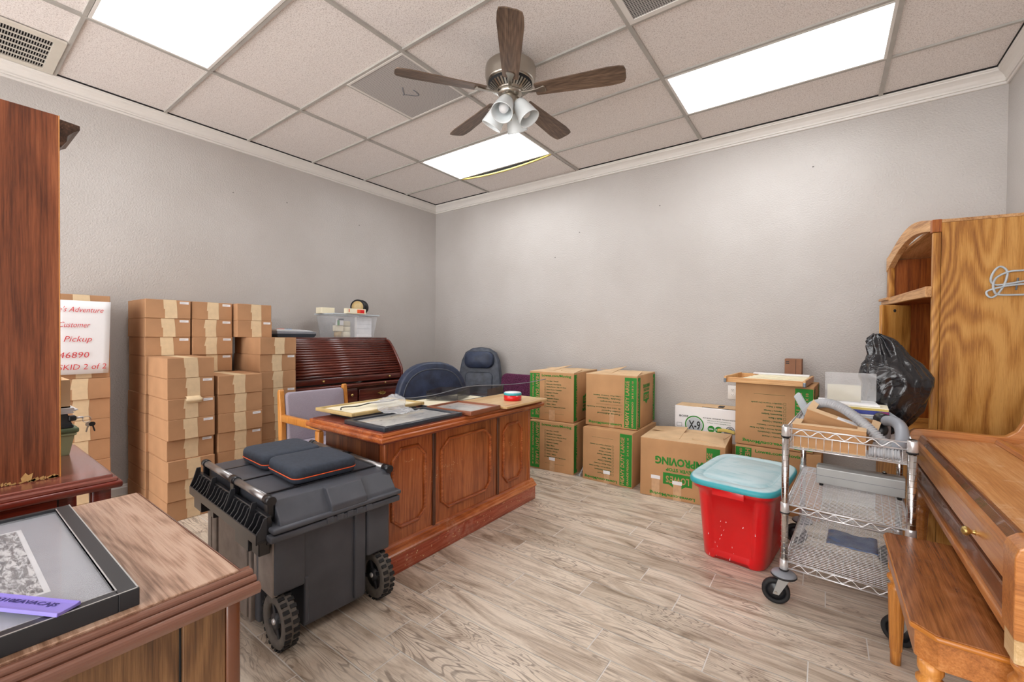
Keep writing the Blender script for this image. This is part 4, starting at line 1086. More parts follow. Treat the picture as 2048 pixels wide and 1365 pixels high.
rs = random.Random(8); mb = MB()
for (cy, cz, n, sy, sz) in ((-2.60, .555, 12, .02, .006), (-2.34, .46, 26, .06, .012), (-2.28, .42, 14, .012, .03), (-2.42, .45, 10, .012, .03), (-1.64, .45, 10, .04, .02)):
    for i in range(n):
        a, z = cy+rs.gauss(0, sy), cz+rs.gauss(0, sz); d = .002+rs.random()*.005
        mb.add([(bx1+.0006, a, z), (bx1+.0006, a+d, z+d*.2), (bx1+.0006, a+d*.6, z+d)], [(0, 1, 2)], 'board')
for i in range(70):
    a, z = rs.uniform(by0, by1), rs.uniform(.01, .09); d = .002+rs.random()*.006
    mb.add([(2.5727, a, z), (2.5727, a+d, z), (2.5727, a+d*1.3, z+d), (2.5727, a+d*.2, z+d*.7)], [(0, 1, 2, 3)], 'board')
mb.build('scuff_marks', t)

# items on the executive desk
def framed(name, label, x0, x1, y0, y1, z, th, fw, fmat, pmat, rz=0, tiltx=0, tilty=0, prof=True, grp=None):
    t = thing(name, label, 'picture frame', ((x0+x1)/2, (y0+y1)/2, z), rz)
    t.rotation_euler = (tiltx, tilty, rz)
    a, c = (x1-x0)/2, (y1-y0)/2
    mb = MB()
    for q in (((-a, -c), (a, -c+fw)), ((-a, c-fw), (a, c)), ((-a, -c+fw), (-a+fw, c-fw)), ((a-fw, -c+fw), (a, c-fw))): mb.box((*q[0], 0), (*q[1], th), fmat, .003, seg=2)
    mb.build('frame', t, world=False)
    MB().box((-a+fw, -c+fw, .002), (a-fw, c-fw, th*.55), pmat).build('print', t, world=False)
    return t
framed('picture_frame', 'navy black framed print at the near corner of executive desk', 2.262, 2.603, -2.825, -2.262, .7605, .022, .030, 'frame_navy', 'print')
framed('picture_frame', 'pale wood framed print at the far left of executive desk', 1.885, 2.235, -2.775, -2.225, .7845, .020, .020, 'frame_gold', 'cream', rz=R(2))
small('flat_book', 'thin black book lying under the pale wood framed print', 'book', [('cover', (1.95, -2.72, .7605), (2.24, -2.30, .7840), 'ink_black', .002)])
framed('picture_frame', 'brown framed print beside the navy frame on executive desk', 2.275, 2.640, -2.245, -1.935, .7605, .026, .014, 'frame_brown', 'print', rz=R(3))
framed('picture_frame', 'white print in thin dark frame along the desk rear edge', 1.945, 2.245, -2.200, -1.600, .7605, .014, .012, 'frame_navy', 'cream')
small('wooden_board', 'pale wooden board under the red tape roll', 'board', [('board', (2.255, -1.915, .7605), (2.672, -1.405, .7760), 'board', .003), ('inlay_line', (2.645, -1.90, .7761), (2.650, -1.42, .7763), 'frame_brown', 0)])
t = thing('tape_roll', 'red roll of tape with aqua top band on the board', 'tape roll', (2.52, -1.640, .7763))
T = Matrix.Translation((2.52, -1.640, .7763))
MB().lathe([(.05, 0), (.064, 0), (.064, .038), (.05, .038)], 'red', 40, T).build('red_tape', t)
MB().lathe([(.048, .0382), (.0645, .0382), (.0645, .052), (.060, .056), (.048, .056)], 'aqua', 40, T).build('aqua_band', t)
MB().lathe([(.001, .0562), (.058, .0562), (.058, .058), (.001, .0585)], 'white', 40, T).build('white_core', t)
def tray(name, label, T):
    t = thing(name, label, 'desk tray', T.translation)
    mb = MB()
    for a, c in (((-.14, -.12, 0), (.14, .12, .004)), ((-.14, -.12, .004), (.14, -.116, .062)), ((-.14, .116, .004), (.14, .12, .062)), ((-.14, -.116, .004), (-.136, .116, .062))): mb.box(a, c, 'smoke', T=T)
    mb.build('tray', t)
    mb = MB(); mb.box((.136, -.116, .0045), (.14, -.05, .03), 'smoke', T=T); mb.build('front_lip', t)
tray('letter_tray', 'smoky acrylic tray in front of the round black chair', Tz(2.075, -1.84, .7752, R(-66)))
tray('letter_tray', 'smoky acrylic tray in front of the tall padded chair', Tz(2.075, -1.45, .7605, R(-78)))
t = thing('metal_rod', 'long thin metal rod lying across frames on executive desk', 'rod', (2.1, -1.9, .80))
mb = MB(); mb.tube(catmull([(2.00, -2.40, .812), (2.10, -2.05, .815), (2.14, -1.70, .850), (2.22, -1.40, .842), (2.33, -1.20, .85), (2.42, -1.02, .875)], 6), .003, 'ink_grey', 6); mb.build('rod', t)
t = thing('power_cord', 'thin dark cord curling over the pale wood framed print', 'cord', (2.0, -2.5, .806))
mb = MB(); mb.tube(catmull([(2.12, -2.755, .812), (2.05, -2.70, .811), (2.08, -2.62, .811), (2.04, -2.50, .811), (2.07, -2.38, .812), (2.05, -2.27, .813), (2.13, -2.15, .806), (2.12, -1.98, .806)], 6), .0035, 'ink_black', 6); mb.build('cord', t)
rsn = random.Random(2)
t = thing('bubble_wrap', 'crumpled clear plastic wrap lying over the navy frame', 'plastic wrap', (2.28, -2.5, .79))
mb = MB()
def wrap(u, v):
    x = 2.05+.42*u; y = -2.42-.16*u+.24*(v-.5)*(1-.3*u)+.03*math.sin(7*u)
    z = .812+.012*noise.noise((u*6, v*5, 1.3))+.009*noise.noise((u*15, v*13, 4.1))+(.045*(1-u)**5)*(v)
    return (x, y, max(z, .790 if u > .45 else .819))
mb.grid(wrap, 34, 22, 'film', thick=.0006); mb.build('film', t)

# ------------------------------------------------------------------ chairs behind the desk
def rrect(w, h, r, n=5, cx=0, cz=0):
    out = []
    for sx, sz, a0 in ((1, 1, 0), (-1, 1, PI/2), (-1, -1, PI), (1, -1, 3*PI/2)):
        for i in range(n+1):
            q = a0+PI/2*i/n; out.append((cx+sx*(w/2-r)+r*math.cos(q), cz+sz*(h/2-r)+r*math.sin(q)))
    return out
# wooden armchair, faces +x
t = thing('armchair', 'honey oak armchair with lavender upholstered back beside the cartons', 'chair', (1.45, -2.40, 0), R(90))
mb = MB(); mb.cushion(rrect(.46, .36, .03, cz=.64), .06, 'lavender', .25, T=Matrix.Translation((0, .218, .64)) @ Matrix.Rotation(R(-7), 4, 'X') @ Matrix.Translation((0, 0, -.64))); mb.build('backrest', t, world=False)
mb = MB(); mb.box((-.225, -.27, .40), (.225, .20, .47), 'lavender', .02, seg=3); mb.build('seat', t, world=False)
for s in (-1, 1):
    mb = MB(); X = s*.250
    mb.prism([(-.22, 0), (.205, 0), (.175, 0)][:0] or [(.20, 0), (.245, 0), (.250, .45), (.268, .82), (.255, .845), (.235, .84), (.205, .60), (.200, .45)], X-.018, X+.018, 'x', 'chairwood', .006, seg=2); mb.build('rear_leg', t, world=False)
    mb = MB(); mb.box((X-.018, -.285, 0), (X+.018, -.235, .615), 'chairwood', .006, seg=2); mb.build('front_leg', t, world=False)
    mb = MB(); mb.box((X-.019, -.290, .616), (X+.019, .212, .668), 'chairwood', .010, seg=2); mb.build('armrest', t, world=False)
mb = MB(); mb.box((-.232, -.27, .36), (.232, -.245, .40), 'chairwood'); mb.box((-.232, .2, .36), (.232, .225, .40), 'chairwood'); mb.build('seat_rail', t, world=False)

def swivel_base(t, z=.42):
    mb = MB()
    for i in range(5):
        a = 2*PI*i/5+.3; c, s_ = math.cos(a), math.sin(a)
        mb.tube([(0, 0, .11), (c*.29, s_*.29, .075)], [.025, .016], 'blacksat', 8)
    mb.lathe([(.035, .07), (.035, .14), (.02, .15), (.02, z)], 'blacksat', 16); mb.build('pedestal', t, world=False)
    for i in range(5):
        a = 2*PI*i/5+.3; c, s_ = math.cos(a), math.sin(a)
        mb = MB(); mb.cyl((c*.29-.02*s_, s_*.29+.02*c, .027), (c*.29+.02*s_, s_*.29-.02*c, .027), .027, 'blacksat', 14); mb.cyl((c*.29, s_*.29, .05), (c*.29, s_*.29, .08), .008, 'blacksat', 8); mb.build('caster', t, world=False)
# round-backed chair, its back toward the camera side of the desk
t = thing('office_chair', 'dark blue leather round-backed chair directly behind executive desk', 'chair', (1.63, -1.60, 0), R(68))
ol = [(.355*math.cos(q) if abs(math.cos(q)) < 2 else 0, .70+.315*math.sin(q)) for q in [PI*i/18 for i in range(19)]]
ol = [(.318*math.copysign(abs(math.cos(q))**.8, math.cos(q)), .70+.315*math.sin(q)**.9) for q in [PI*i/18 for i in range(19)]]+[(-.31, .55), (-.28, .44), (.28, .44), (.31, .55)]
mb = MB(); mb.cushion(ol, .13, 'denim', .12, T=Matrix.Translation((0, -.02, 0))); mb.build('backrest', t, world=False)
mb = MB(); mb.tube([(p[0]*.84, -.079, .66+(p[1]-.66)*.84) for p in ol[:19]], .006, 'denim2', 8); mb.build('welt_piping', t, world=False)
mb = MB(); mb.box((-.27, .05, .42), (.27, .52, .52), 'denim', .05, seg=4); mb.build('seat', t, world=False)
for s in (-1, 1):
    mb = MB(); mb.tube(catmull([(s*.29, .03, .62), (s*.31, .25, .66), (s*.31, .42, .64), (s*.29, .44, .52), (s*.25, .38, .46)], 6), .022, 'blacksat', 10); mb.build('armrest', t, world=False)
swivel_base(t)
# tall padded executive chair facing camera
t = thing('office_chair', 'tall dark leather chair with padded headrest near the back corner', 'chair', (1.13, -.50, 0), R(22))
ol = [(.27, .46), (.275, .60), (.26, .80), (.235, .95), (.19, 1.05), (.10, 1.10), (0, 1.11), (-.10, 1.10), (-.19, 1.05), (-.235, .95), (-.26, .80), (-.275, .60), (-.27, .46)]
Tb = Matrix.Translation((0, .20, 0)) @ Matrix.Rotation(R(-6), 4, 'X')
mb = MB(); mb.cushion(ol, .12, 'denim2', .10, T=Tb); mb.build('backrest', t, world=False)
mb = MB(); mb.cushion(rrect(.36, .20, .08, cz=.955), .12, 'denim', .3, T=Tb @ Matrix.Translation((0, -.055, 0))); mb.build('headrest', t, world=False)
mb = MB(); mb.cushion(rrect(.34, .30, .05, cz=.66), .05, 'denim2', .2, T=Tb @ Matrix.Translation((0, -.055, 0))); mb.build('lumbar_pad', t, world=False)
mb = MB(); mb.box((-.26, -.28, .42), (.26, .20, .53), 'denim2', .05, seg=4); mb.build('seat', t, world=False)
swivel_base(t)
# burgundy chair
t = thing('stacking_chair', 'burgundy patterned fabric chair left of the moving boxes', 'chair', (1.73, -.66, 0), 0)
mb = MB(); mb.cushion(rrect(.49, .30, .07, cz=.685), .05, 'purple', .2, T=Matrix.Translation((-.01, .20, 0)) @ Matrix.Rotation(R(-4), 4, 'X')); mb.build('backrest', t, world=False)
mb = MB(); mb.box((-.235, -.22, .42), (.235, .20, .48), 'purple', .02, seg=3); mb.build('seat', t, world=False)
for s in (-1, 1):
    mb = MB(); mb.tube([(s*.225, -.2, 0), (s*.225, -.19, .41), (s*.225, .18, .41)], .011, 'blacksat', 8); mb.build('front_leg', t, world=False)
    mb = MB(); mb.tube([(s*.225, .28, 0), (s*.225, .17, .42), (s*.215, .235, .72)], .011, 'blacksat', 8); mb.build('rear_leg', t, world=False)

# ------------------------------------------------------------------ moving boxes
CHK = ['Fragile / Fragil', 'Bedroom / Dormitorio', 'Family Room / Sala De Estar', 'Dining Room / Comedor', 'Kitchen / Cocina', 'Bath / Bano', 'Basement / Sotano', 'Garage / Garaje', 'Attic / Atico', 'Laundry / Cuarto De Lavado']
def moving_face(mb, o, r, u, w, h, flip, kind):
    F = Face(mb, o, r, u, w, h, flip)
    if kind in ('list', 'bullets'):
        bx = .022
        F.rect(bx-.018, .012, bx+.085, h-.012, 'ink_green')
        F.text('HEAVY DUTY LARGE', bx+.045, h-.02, h-.06, .032, 'moving', rot=-90)
        F.text('GRANDE PESADO   24 X 18 X 18', bx+.008, h-.02, h-.06, .016, 'moving', rot=-90)
        F.text('Lowes.com/Moving', .130, h-.046, min(.30, w-.15), .030, 'ink_green', off=.028)
        if kind == 'list':
            for i, s in enumerate(CHK):
                y = h*.80-.0265*i
                F.line([(.160, y), (.174, y), (.174, y+.016), (.160, y+.016), (.160, y)], .0016, 'ink_dgreen')
                F.text(s, .182, y+.002, .0075*len(s), .0125, 'ink_dgreen', off=.03)
            F.line([(.165, h*.80-.29), (.36, h*.80-.29)], .0016, 'ink_dgreen')
        else:
            for i, s in enumerate(('- Extra Strength', '- Double Thickness', '- Use For Heavy Items')): F.text(s, .125, .17+.026*(2-i)+.0, .0125*len(s), .014, 'ink_dgreen')
            F.line([(.125, .255), (.36, .255)], .0016, 'ink_dgreen')
            for i, s in enumerate(('- Fuerza Adicional', '- Doble Espesor', '- El Uso De Objetos Pesado')): F.text(s, .125, .275+.026*(2-i), .0125*len(s), .014, 'ink_dgreen')
    if kind == 'side':
        F.rect(.008, .012, .075, h-.012, 'ink_green')
        F.text('HEAVY DUTY LARGE', .052, h-.02, h-.06, .028, 'moving', rot=-90)
        F.rect(w-.085, .012, w-.01, h-.012, 'ink_green')
        F.text('HEAVY DUTY LARGE', w-.040, h-.02, h-.06, .028, 'moving', rot=-90)
        shield(F, w*.52, h*.34, .17)
        F.text('NEVER STOP', w*.52-.085, h*.34-.035, .17, .024, 'ink_green', off=.04); F.text('IMPROVING', w*.52-.10, h*.34-.075, .20, .034, 'ink_green', off=.04)
    if kind == 'front_logo':
        F.text('NEVER STOP', .20, .205, .21, .026, 'ink_green', off=.035)
        F.text('IMPROVING', .13, .125, .36, .062, 'ink_green', off=.04)
        shield(F, .325, .245, .21)
        F.text('Lowes.com/Moving', .20, h-.046, .33, .030, 'ink_green', off=.028)
        F.rect(.035, .015, .125, h-.03, 'ink_green')
        F.text('HEAVY DUTY LARGE', .085, h-.04, h-.09, .036, 'moving', rot=-90)
def shield(F, x, y, w):
    F.poly([(x-w/2, y), (x-w/2, y+w*.42), (x-w*.28, y+w*.42), (x, y+w*.60), (x+w*.28, y+w*.42), (x+w/2, y+w*.42), (x+w/2, y)], 'ink_green')
    F.text("LOWE'S", x-w*.40, y+w*.10, w*.8, w*.26, 'moving')
def moving_box(x, y, z, rz, w, d, h, label, faces, flaps=True, tapes=(), group='large moving boxes along the back wall', open_=.0):
    # x,y = front left bottom corner; front faces -y
    t = thing('moving_box', label, 'box', (x, y, z), rz, group)
    mb = MB(); n = 8
    def wob(p): return p
    mb.box((0, 0, 0), (w, d, h-.004), 'moving', .004, seg=2)
    mb.build('box_body', t, world=False)
    if flaps:
        # crossed top flaps, each a thin board that rises a little
        mb = MB()
        mb.add([(.004, .004, h-.003), (w*.5, .004, h-.003), (w*.5, .004, h-.003), (w*.62, d*.98, h+.004), (.004, d*.98, h-.003)], [(0, 1, 3, 4)], 'kraft_pale')
        def flap(pts): 
            lo = [(p[0], p[1], p[2]-.004) for p in pts]; k = len(pts)
            mb.add(pts+lo, [tuple(range(k)), tuple(range(2*k-1, k-1, -1))]+[(i, k+i, k+(i+1) % k, (i+1) % k) for i in range(k)], 'kraft_pale')
        a = open_
        flap([(0, .002, h), (w, .002, h), (w*.93, d*.47, h+.012+a), (w*.30, d*.50, h+.020+a*.2)])
        flap([(0, d-.002, h), (w, d-.002, h+.001), (w*.95, d*.52, h+.006), (w*.06, d*.50, h+.018+a)])
        flap([(.002, 0.01, h+.001), (.002, d-.01, h+.001), (w*.46, d*.86, h+.030+a*1.6), (w*.46, d*.12, h+.006+a*.3)])
        flap([(w-.002, 0.01, h+.001), (w-.002, d-.01, h+.001), (w*.56, d*.9, h+.008), (w*.60, d*.2, h+.012)])
        mb.build('top_flaps', t, world=False)
    mb = MB()
    for (side, kind, flip) in faces:
        if side == 'f': moving_face(mb, (0, 0, 0), (1, 0, 0), (0, 0, 1), w, h-.006, flip, kind)
        if side == 'r': moving_face(mb, (w, 0, 0), (0, 1, 0), (0, 0, 1), d, h-.006, flip, kind)
    mb.build('printed_artwork', t, world=False)
    for (tx, tz0, tz1, tw, torn) in tapes:
        mb = MB(); mb.box((tx, -.0022, tz0), (tx+tw, -.0004, tz1), 'cleartape')
        if torn: mb.box((tx-.006, -.0045, tz1-.02), (tx+tw+.004, -.0022, tz1+.008), 'white', .001)
        mb.build('clear_tape', t, world=False)
    return t
moving_box(2.095, -.775, 0, R(4), .452, .58, .457, 'moving box on the floor, bottom of the stack nearest the executive desk', [('f', 'list', False), ('r', 'side', False)], flaps=False, tapes=[(.215, 0, .12, .05, True)])
moving_box(2.065, -.735, .457, R(4), .455, .58, .452, 'moving box topping the stack nearest the executive desk', [('f', 'list', False), ('r', 'side', False)], tapes=[(.21, 0, .10, .06, False)], open_=.004)
moving_box(2.645, -.760, 0, R(0), .445, .60, .457, 'moving box on the floor under the bulleted box, print upside down', [('f', 'list', True)], flaps=False, tapes=[(.20, 0, .10, .05, True)])
moving_box(2.625, -.672, .457, R(3), .460, .55, .457, 'bulleted moving box with upside-down print, top of the second stack', [('f', 'bullets', True), ('r', 'side', True)], tapes=[(.22, 0, .16, .045, False)], open_=.010)
moving_box(3.175, -.812, 0, R(4), .605, .50, .452, 'wide moving box on the floor with large upside-down logo', [('f', 'front_logo', True)], tapes=[(.09, 0, .16, .06, True), (.25, 0, .14, .06, True)], open_=.002)
moving_box(3.815, -.600, 0, R(-1), .52, .54, .455, 'moving box on the floor behind the aqua lid of the red tote', [('f', 'list', False)], flaps=False)
moving_box(3.810, -.580, .456, R(-3), .48, .46, .455, 'moving box under the pine tray of papers, beside the outlet', [('f', 'list', True), ('r', 'side', True)], flaps=False)

# paper case against the wall, resting on a plain carton
t = thing('cardboard_carton', 'plain carton on the floor hidden below the white paper case', 'box', (3.53, -.13, 0)); MB().box((3.285, -.235, 0), (3.775, -.03, .36), 'moving', .004).build('carton_body', t)
t = thing('paper_case', 'white copy paper case marked X-9 against the back wall', 'box', (3.53, -.13, .36))
mb = MB(); mb.box((3.275, -.225, .3605), (3.79, -.02, .640), 'white', .004); mb.build('case_body', t)
mb = MB(); F = Face(mb, (3.275, -.225, .36), (1, 0, 0), (0, 0, 1), .515, .28)
F.text('BOISE', .04, .185, .075, .016, 'ink_black')
F.ring(.165, .125, .078, .010, 'ink_green'); F.disc(.165, .125, .064, 'ltgrey', k=1.2); F.text('X-9', .118, .085, .095, .075, 'ink_black', k=2.5)
F.text('BUY MORE. GIVE MORE. PREVENT WASTE', .235, .19, .25, .009, 'ink_black'); F.text('Effective in Saving Resources', .27, .170, .18, .008, 'ink_dgreen'); F.text('In Paper Copies Saving Business', .27, .152, .18, .008, 'ink_dgreen')
F.disc(.300, .105, .028, 'ink_green'); F.text('20lb.', .280, .098, .040, .014, 'white', k=2.5); F.disc(.358, .105, .028, 'ink_green'); F.text('8.5x11', .336, .098, .044, .013, 'white', k=2.5)
F.ring(.445, .11, .034, .008, 'ink_grey'); F.disc(.445, .11, .022, 'ink_grey'); F.rect(.40, .08, .49, .10, 'ink_grey', k=2)
F.line([(.02, .10), (.06, .10), (.06, .13), (.02, .13), (.02, .10)], .002, 'ink_black')
mb.build('printed_artwork', t)
mb = MB()
mb.box((3.285, -.222, .641), (3.50, -.03, .645), 'kraft_pale', T=None); mb.box((3.49, -.21, .645), (3.79, -.03, .649), 'kraft_pale'); mb.box((3.62, -.20, .649), (3.66, -.12, .655), 'ink_black'); mb.build('lid_flaps', t)
t = thing('paper_strip', 'yellow sheet edge poking up between paper case and wide box', 'paper', (3.71, -.262, .453)); mb = MB(); mb.grid(lambda u, v: (3.63+.13*u, -.262+.008*math.sin(3*u), .4535+.028*v+.006*math.sin(4*u)), 8, 3, 'yellow', thick=Vector((0, .002, 0))); mb.build('sheet', t)
t = thing('plastic_bag', 'crumpled white plastic bag between the two box stacks on the floor', 'bag', (2.60, -.60, 0))
mb = MB(); mb.grid(lambda u, v: (2.566+.045*v+.012*math.sin(9*u), -.74+.26*u, max(.001, .24*v*u**.6+.012*noise.noise((u*7, v*9, 2)))), 16, 14, 'film', thick=Vector((.002, 0, 0))); mb.build('film', t)

# upturned drawer of papers on top of the stack
t = thing('wooden_file_tray', 'shallow pine tray full of cream papers on the moving box', 'tray', (3.75, -.66, .915), R(-4))
mb = MB()
zz = .0
W_, D_ = .50, .46
mb.box((.0, 0, zz), (W_, .016, zz+.036), 'shelfpine', .002); mb.build('front_rail', t, world=False)
for k, X in enumerate((0.0, W_-.016)):
    mb = MB(); mb.box((X, -.028, zz+.0), (X+.016, D_, zz+.045), 'shelfpine', .003); mb.box((X-.001, -.034, zz-.0), (X+.017, -.026, zz+.030), 'lead', .003); mb.build('side_rail', t, world=False)
mb = MB(); mb.box((.016, D_-.016, zz), (W_-.016, D_, zz+.04), 'shelfpine', .002); mb.build('back_rail', t, world=False)
mb = MB(); mb.box((.016, .016, zz), (W_-.016, D_-.016, zz+.006), 'board'); mb.build('bottom', t, world=False)
t2 = thing('paper_stack', 'stepped cream papers filling the pine tray', 'papers', (3.76, -.64, .922), R(-4))
for k in range(6): MB().box((.03+.022*k, .03+.05*k, .0+.0055*k), (W_-.03, .14+.05*k, .0055*k+.005), 'cream').build('sheet_bundle', t2, world=False)
MB().box((.10, .38, .0335), (W_-.03, .42, .045), 'white', .001).build('white_folder', t2, world=False)
t = thing('cardboard_carton', 'tiny brown box standing behind the paper-filled pine tray', 'box', (4.15, -.17, .921), R(-2))
mb = MB(); mb.box((-.055, -.05, .0), (.055, .06, .160), 'carton_brown', .002); mb.build('carton_body', t, world=False)
mb = MB(); F = Face(mb, (-.055, -.05, 0), (1, 0, 0), (0, 0, 1), .11, .16); F.rect(.008, .135, .030, .142, 'ink_black'); F.rect(.008, .122, .030, .130, 'ink_black'); F.rect(.072, .0, .074, .158, 'dark'); mb.build('printed_mark', t, world=False)

# outlet
t = thing('wall_outlet', 'white double wall outlet on the back wall above paper case', 'outlet', (3.70, 0, .765))
mb = MB(); mb.box((3.662, -.007, .706), (3.738, 0, .824), 'trim', .004, seg=2); mb.build('cover_plate', t)
for dz in (-.022, .022):
    mb = MB(); mb.prism([(3.70+.017*math.cos(q), .765+dz+.014*math.sin(q)) for q in [2*PI*i/16 for i in range(16)]], -.0095, -.007, 'y', 'trim')
    for dx in (-.006, .006): mb.box((3.70+dx-.001, -.0100, .765+dz-.002), (3.70+dx+.001, -.0095, .765+dz+.006), 'ink_black')
    mb.box((3.698, -.0100, .765+dz-.010), (3.702, -.0095, .765+dz-.006), 'ink_black'); mb.build('socket', t)

# ------------------------------------------------------------------ red tote
t = thing('storage_tote', 'red plastic storage tote with dusty aqua lid on the floor', 'tote', (3.972, -1.300, 0), R(-6))
def sup(a, c, n=40, e=5.0):
    out = []
    for i in range(n):
        q = 2*PI*i/n; cs, sn = math.cos(q), math.sin(q)
        out.append((a*math.copysign(abs(cs)**(2/e), cs), c*math.copysign(abs(sn)**(2/e), sn)))
    return out
def loft(mb, lv, mat, e=5.0, n=48, bottom=True, top=True, mod=None):
    vs = []
    for (a, c, z) in lv:
        for i, p in enumerate(sup(a, c, n, e)):
            q = Vector((p[0], p[1], z))
            if mod: q = mod(q, a, c)
            vs.append(q)
    fs = [(i*n+j, i*n+(j+1) % n, (i+1)*n+(j+1) % n, (i+1)*n+j) for i in range(len(lv)-1) for j in range(n)]
    if bottom: fs.append(tuple(range(n))[::-1])
    if top: fs.append(tuple((len(lv)-1)*n+j for j in range(n)))
    mb.add(vs, fs, mat, True)
def dent(q, a, c):
    # recessed panels on each face
    if .05 < q.z < .36:
        if abs(q.y) > c*.97 and abs(q.x) < a*.62: q.y -= math.copysign(.016, q.y)
        if abs(q.x) > a*.97 and abs(q.y) < c*.5: q.x -= math.copysign(.012, q.x)
    if q.z < .02 and abs(q.x) < a*.55 and abs(q.y) > c*.9: q.z += .016
    return q
mb = MB()
lv = [(.156, .250, 0), (.164, .258, .01), (.166, .262, .05), (.167, .263, .055), (.190, .291, .355), (.191, .292, .36), (.196, .300, .40), (.212, .325, .402), (.216, .330, .425), (.212, .325, .428)]
loft(mb, lv, 'red', e=6, n=96, mod=dent); mb.build('tub', t, world=False)
mb = MB(); mb.box((-.08, -.338, .385), (.08, -.320, .424), 'red', .004, seg=2); mb.build('handle_lip', t, world=False)
mb = MB()
loft(mb, [(.220, .345, .424), (.230, .357, .428), (.232, .360, .440), (.228, .355, .452), (.218, .343, .458), (.183, .300, .459), (.176, .291, .453), (.168, .283, .452), (.160, .273, .458), (.05, .08, .4590)], 'aqua', e=5, n=96); mb.build('lid', t, world=False)
rs = random.Random(4); mb = MB()
def tface(x, z):  # point on front (-y) face
    f = z/.36; return (x, -(.258+.033*f)-.0006+(.016 if (.05 < z < .36 and abs(x) < (.16+.024*f)*.60) else 0), z)
for i in range(16):
    x = rs.uniform(-.14, .14); z = rs.uniform(.02, .34)**1.3; d = .001+rs.random()*.003; l = rs.uniform(.004, .02)
    p = tface(x, z); mb.add([p, (p[0]+d, p[1], p[2]), (p[0]+d+l*.3*rs.uniform(-1, 1), p[1]-.0004, p[2]+l)], [(0, 1, 2)], 'white')
mb.build('scratches', t, world=False)

# ------------------------------------------------------------------ wire cart
ct = thing('wire_cart', 'chrome wire utility cart with three shelves and round casters', 'cart', (4.205, -1.800, 0), R(-3.3))
CW, CD = .430, .765
for (px, py) in ((0, 0), (CW, 0), (0, CD), (CW, CD)):
    mb = MB(); mb.cyl((px, py, .150), (px, py, .838), .0148, 'post', 20)
    z = .14
    while z < .83:
        mb.lathe([(.0149, z), (.0156, z+.0012), (.0149, z+.0024)], 'nickel', 16, Matrix.Translation((px, py, 0))); z += .0254
    p = mb.build('post', ct, world=False)
    for z in (.205, .470, .825):
        mb = MB(); mb.lathe([(.0158, z-.038), (.0185, z-.036), (.0172, z+.006), (.0158, z+.008)], 'chrome', 16, Matrix.Translation((px, py, 0))); mb.lathe([(.0160, z-.0425), (.0195, z-.042), (.0195, z-.0385), (.0160, z-.038)], 'ink_black', 16, Matrix.Translation((px, py, 0))); mb.build('collar', ct, world=False)
def decks(z, name, floorz=None):
    fz = z if floorz is None else floorz
    mb = MB(); r = .0016
    y = .012
    while y < CD-.005: mb.tube([(.004, y, fz), (CW-.004, y, fz)], r, 'chrome', 4, caps=False); y += .0185
    x = .025
    while x < CW-.01: mb.tube([(x, .004, fz-.0026), (x, CD-.004, fz-.0026)], r*1.1, 'chrome', 4, caps=False); x += .027
    mb.build('wire_deck', ct, world=False)
    for (a, c) in (((0, 0), (CW, 0)), ((0, CD), (CW, CD)), ((0, 0), (0, CD)), ((CW, 0), (CW, CD))):
        mb = MB(); dx, dy = c[0]-a[0], c[1]-a[1]; L_ = math.hypot(dx, dy); ux, uy = dx/L_, dy/L_
        s0 = .014
        zt, zb = (z, z-.030)
        mb.tube([(a[0]+ux*s0, a[1]+uy*s0, zt), (c[0]-ux*s0, c[1]-uy*s0, zt)], .0032, 'chrome', 8)
        mb.tube([(a[0]+ux*s0, a[1]+uy*s0, zb), (c[0]-ux*s0, c[1]-uy*s0, zb)], .0032, 'chrome', 8)
        n = max(3, int(round(L_/.075))); zig = []
        for i in range(2*n+1):
            s_ = .03+(L_-.06)*i/(2*n); zig.append((a[0]+ux*s_, a[1]+uy*s_, zt-.003 if i % 2 else zb+.003))
        mb.tube(catmull(zig, 3), .0026, 'chrome', 5)
        if floorz is not None:
            k = int(L_/.027)
            for i in range(1, k): s_ = L_*i/k; mb.tube([(a[0]+ux*s_, a[1]+uy*s_, zb), (a[0]+ux*s_, a[1]+uy*s_, fz)], .0015, 'chrome', 5)
            mb.tube([(a[0], a[1], fz), (c[0], c[1], fz)], .0028, 'chrome', 8)
        mb.build('edge_rail', ct, world=False)
decks(.205, 'lower'); decks(.470, 'middle'); decks(.825, 'basket', .735)
for i, (px, py) in enumerate(((0, 0), (CW, 0), (0, CD), (CW, CD))):
    mb = MB(); mb.lathe([(.012, .160), (.024, .156), (.046, .150), (.052, .142), (.048, .134), (.014, .130)], 'grey', 28, Matrix.Translation((px, py, 0))); mb.lathe([(.0525, .1425), (.0535, .137), (.049, .132), (.040, .1305)], 'ink_black', 28, Matrix.Translation((px, py, 0))); cas = mb.build('caster', ct, world=False)
    A = Matrix.Translation((px-.030, py-.006, .0575)) @ Matrix.Rotation(R(8 if px == 0 else -20), 4, 'Z')
    for sy in (-1, 1):
        mb = MB(); mb.prism([(-.012, -.008), (.012, -.010), (.052, .068), (.010, .071)], sy*.021-.0015, sy*.021+.0015, 'y', 'steel', T=A); mb.build('fork', cas, world=False)
    mb = MB(); mb.cyl((0, -.027, 0), (0, .027, 0), .006, 'nickel', 10, T=A); mb.build('axle', cas, world=False)
    mb = MB(); B = A @ Matrix.Rotation(PI/2, 4, 'X'); mb.lathe([(.042, -.015), (.051, -.0155), (.0572, -.010), (.0572, .010), (.051, .0155), (.042, .015), (.038, .006), (.038, -.006)], 'rubber', 36, B); mb.lathe([(.010, -.016), (.017, -.014), (.024, -.008), (.039, -.009), (.039, .009), (.024, .008), (.017, .014), (.010, .016)], 'blacksat', 28, B); mb.build('wheel', cas, world=False)
CTM = worldof(ct)
def cp(x, y, z): return CTM @ Vector((x, y, z))

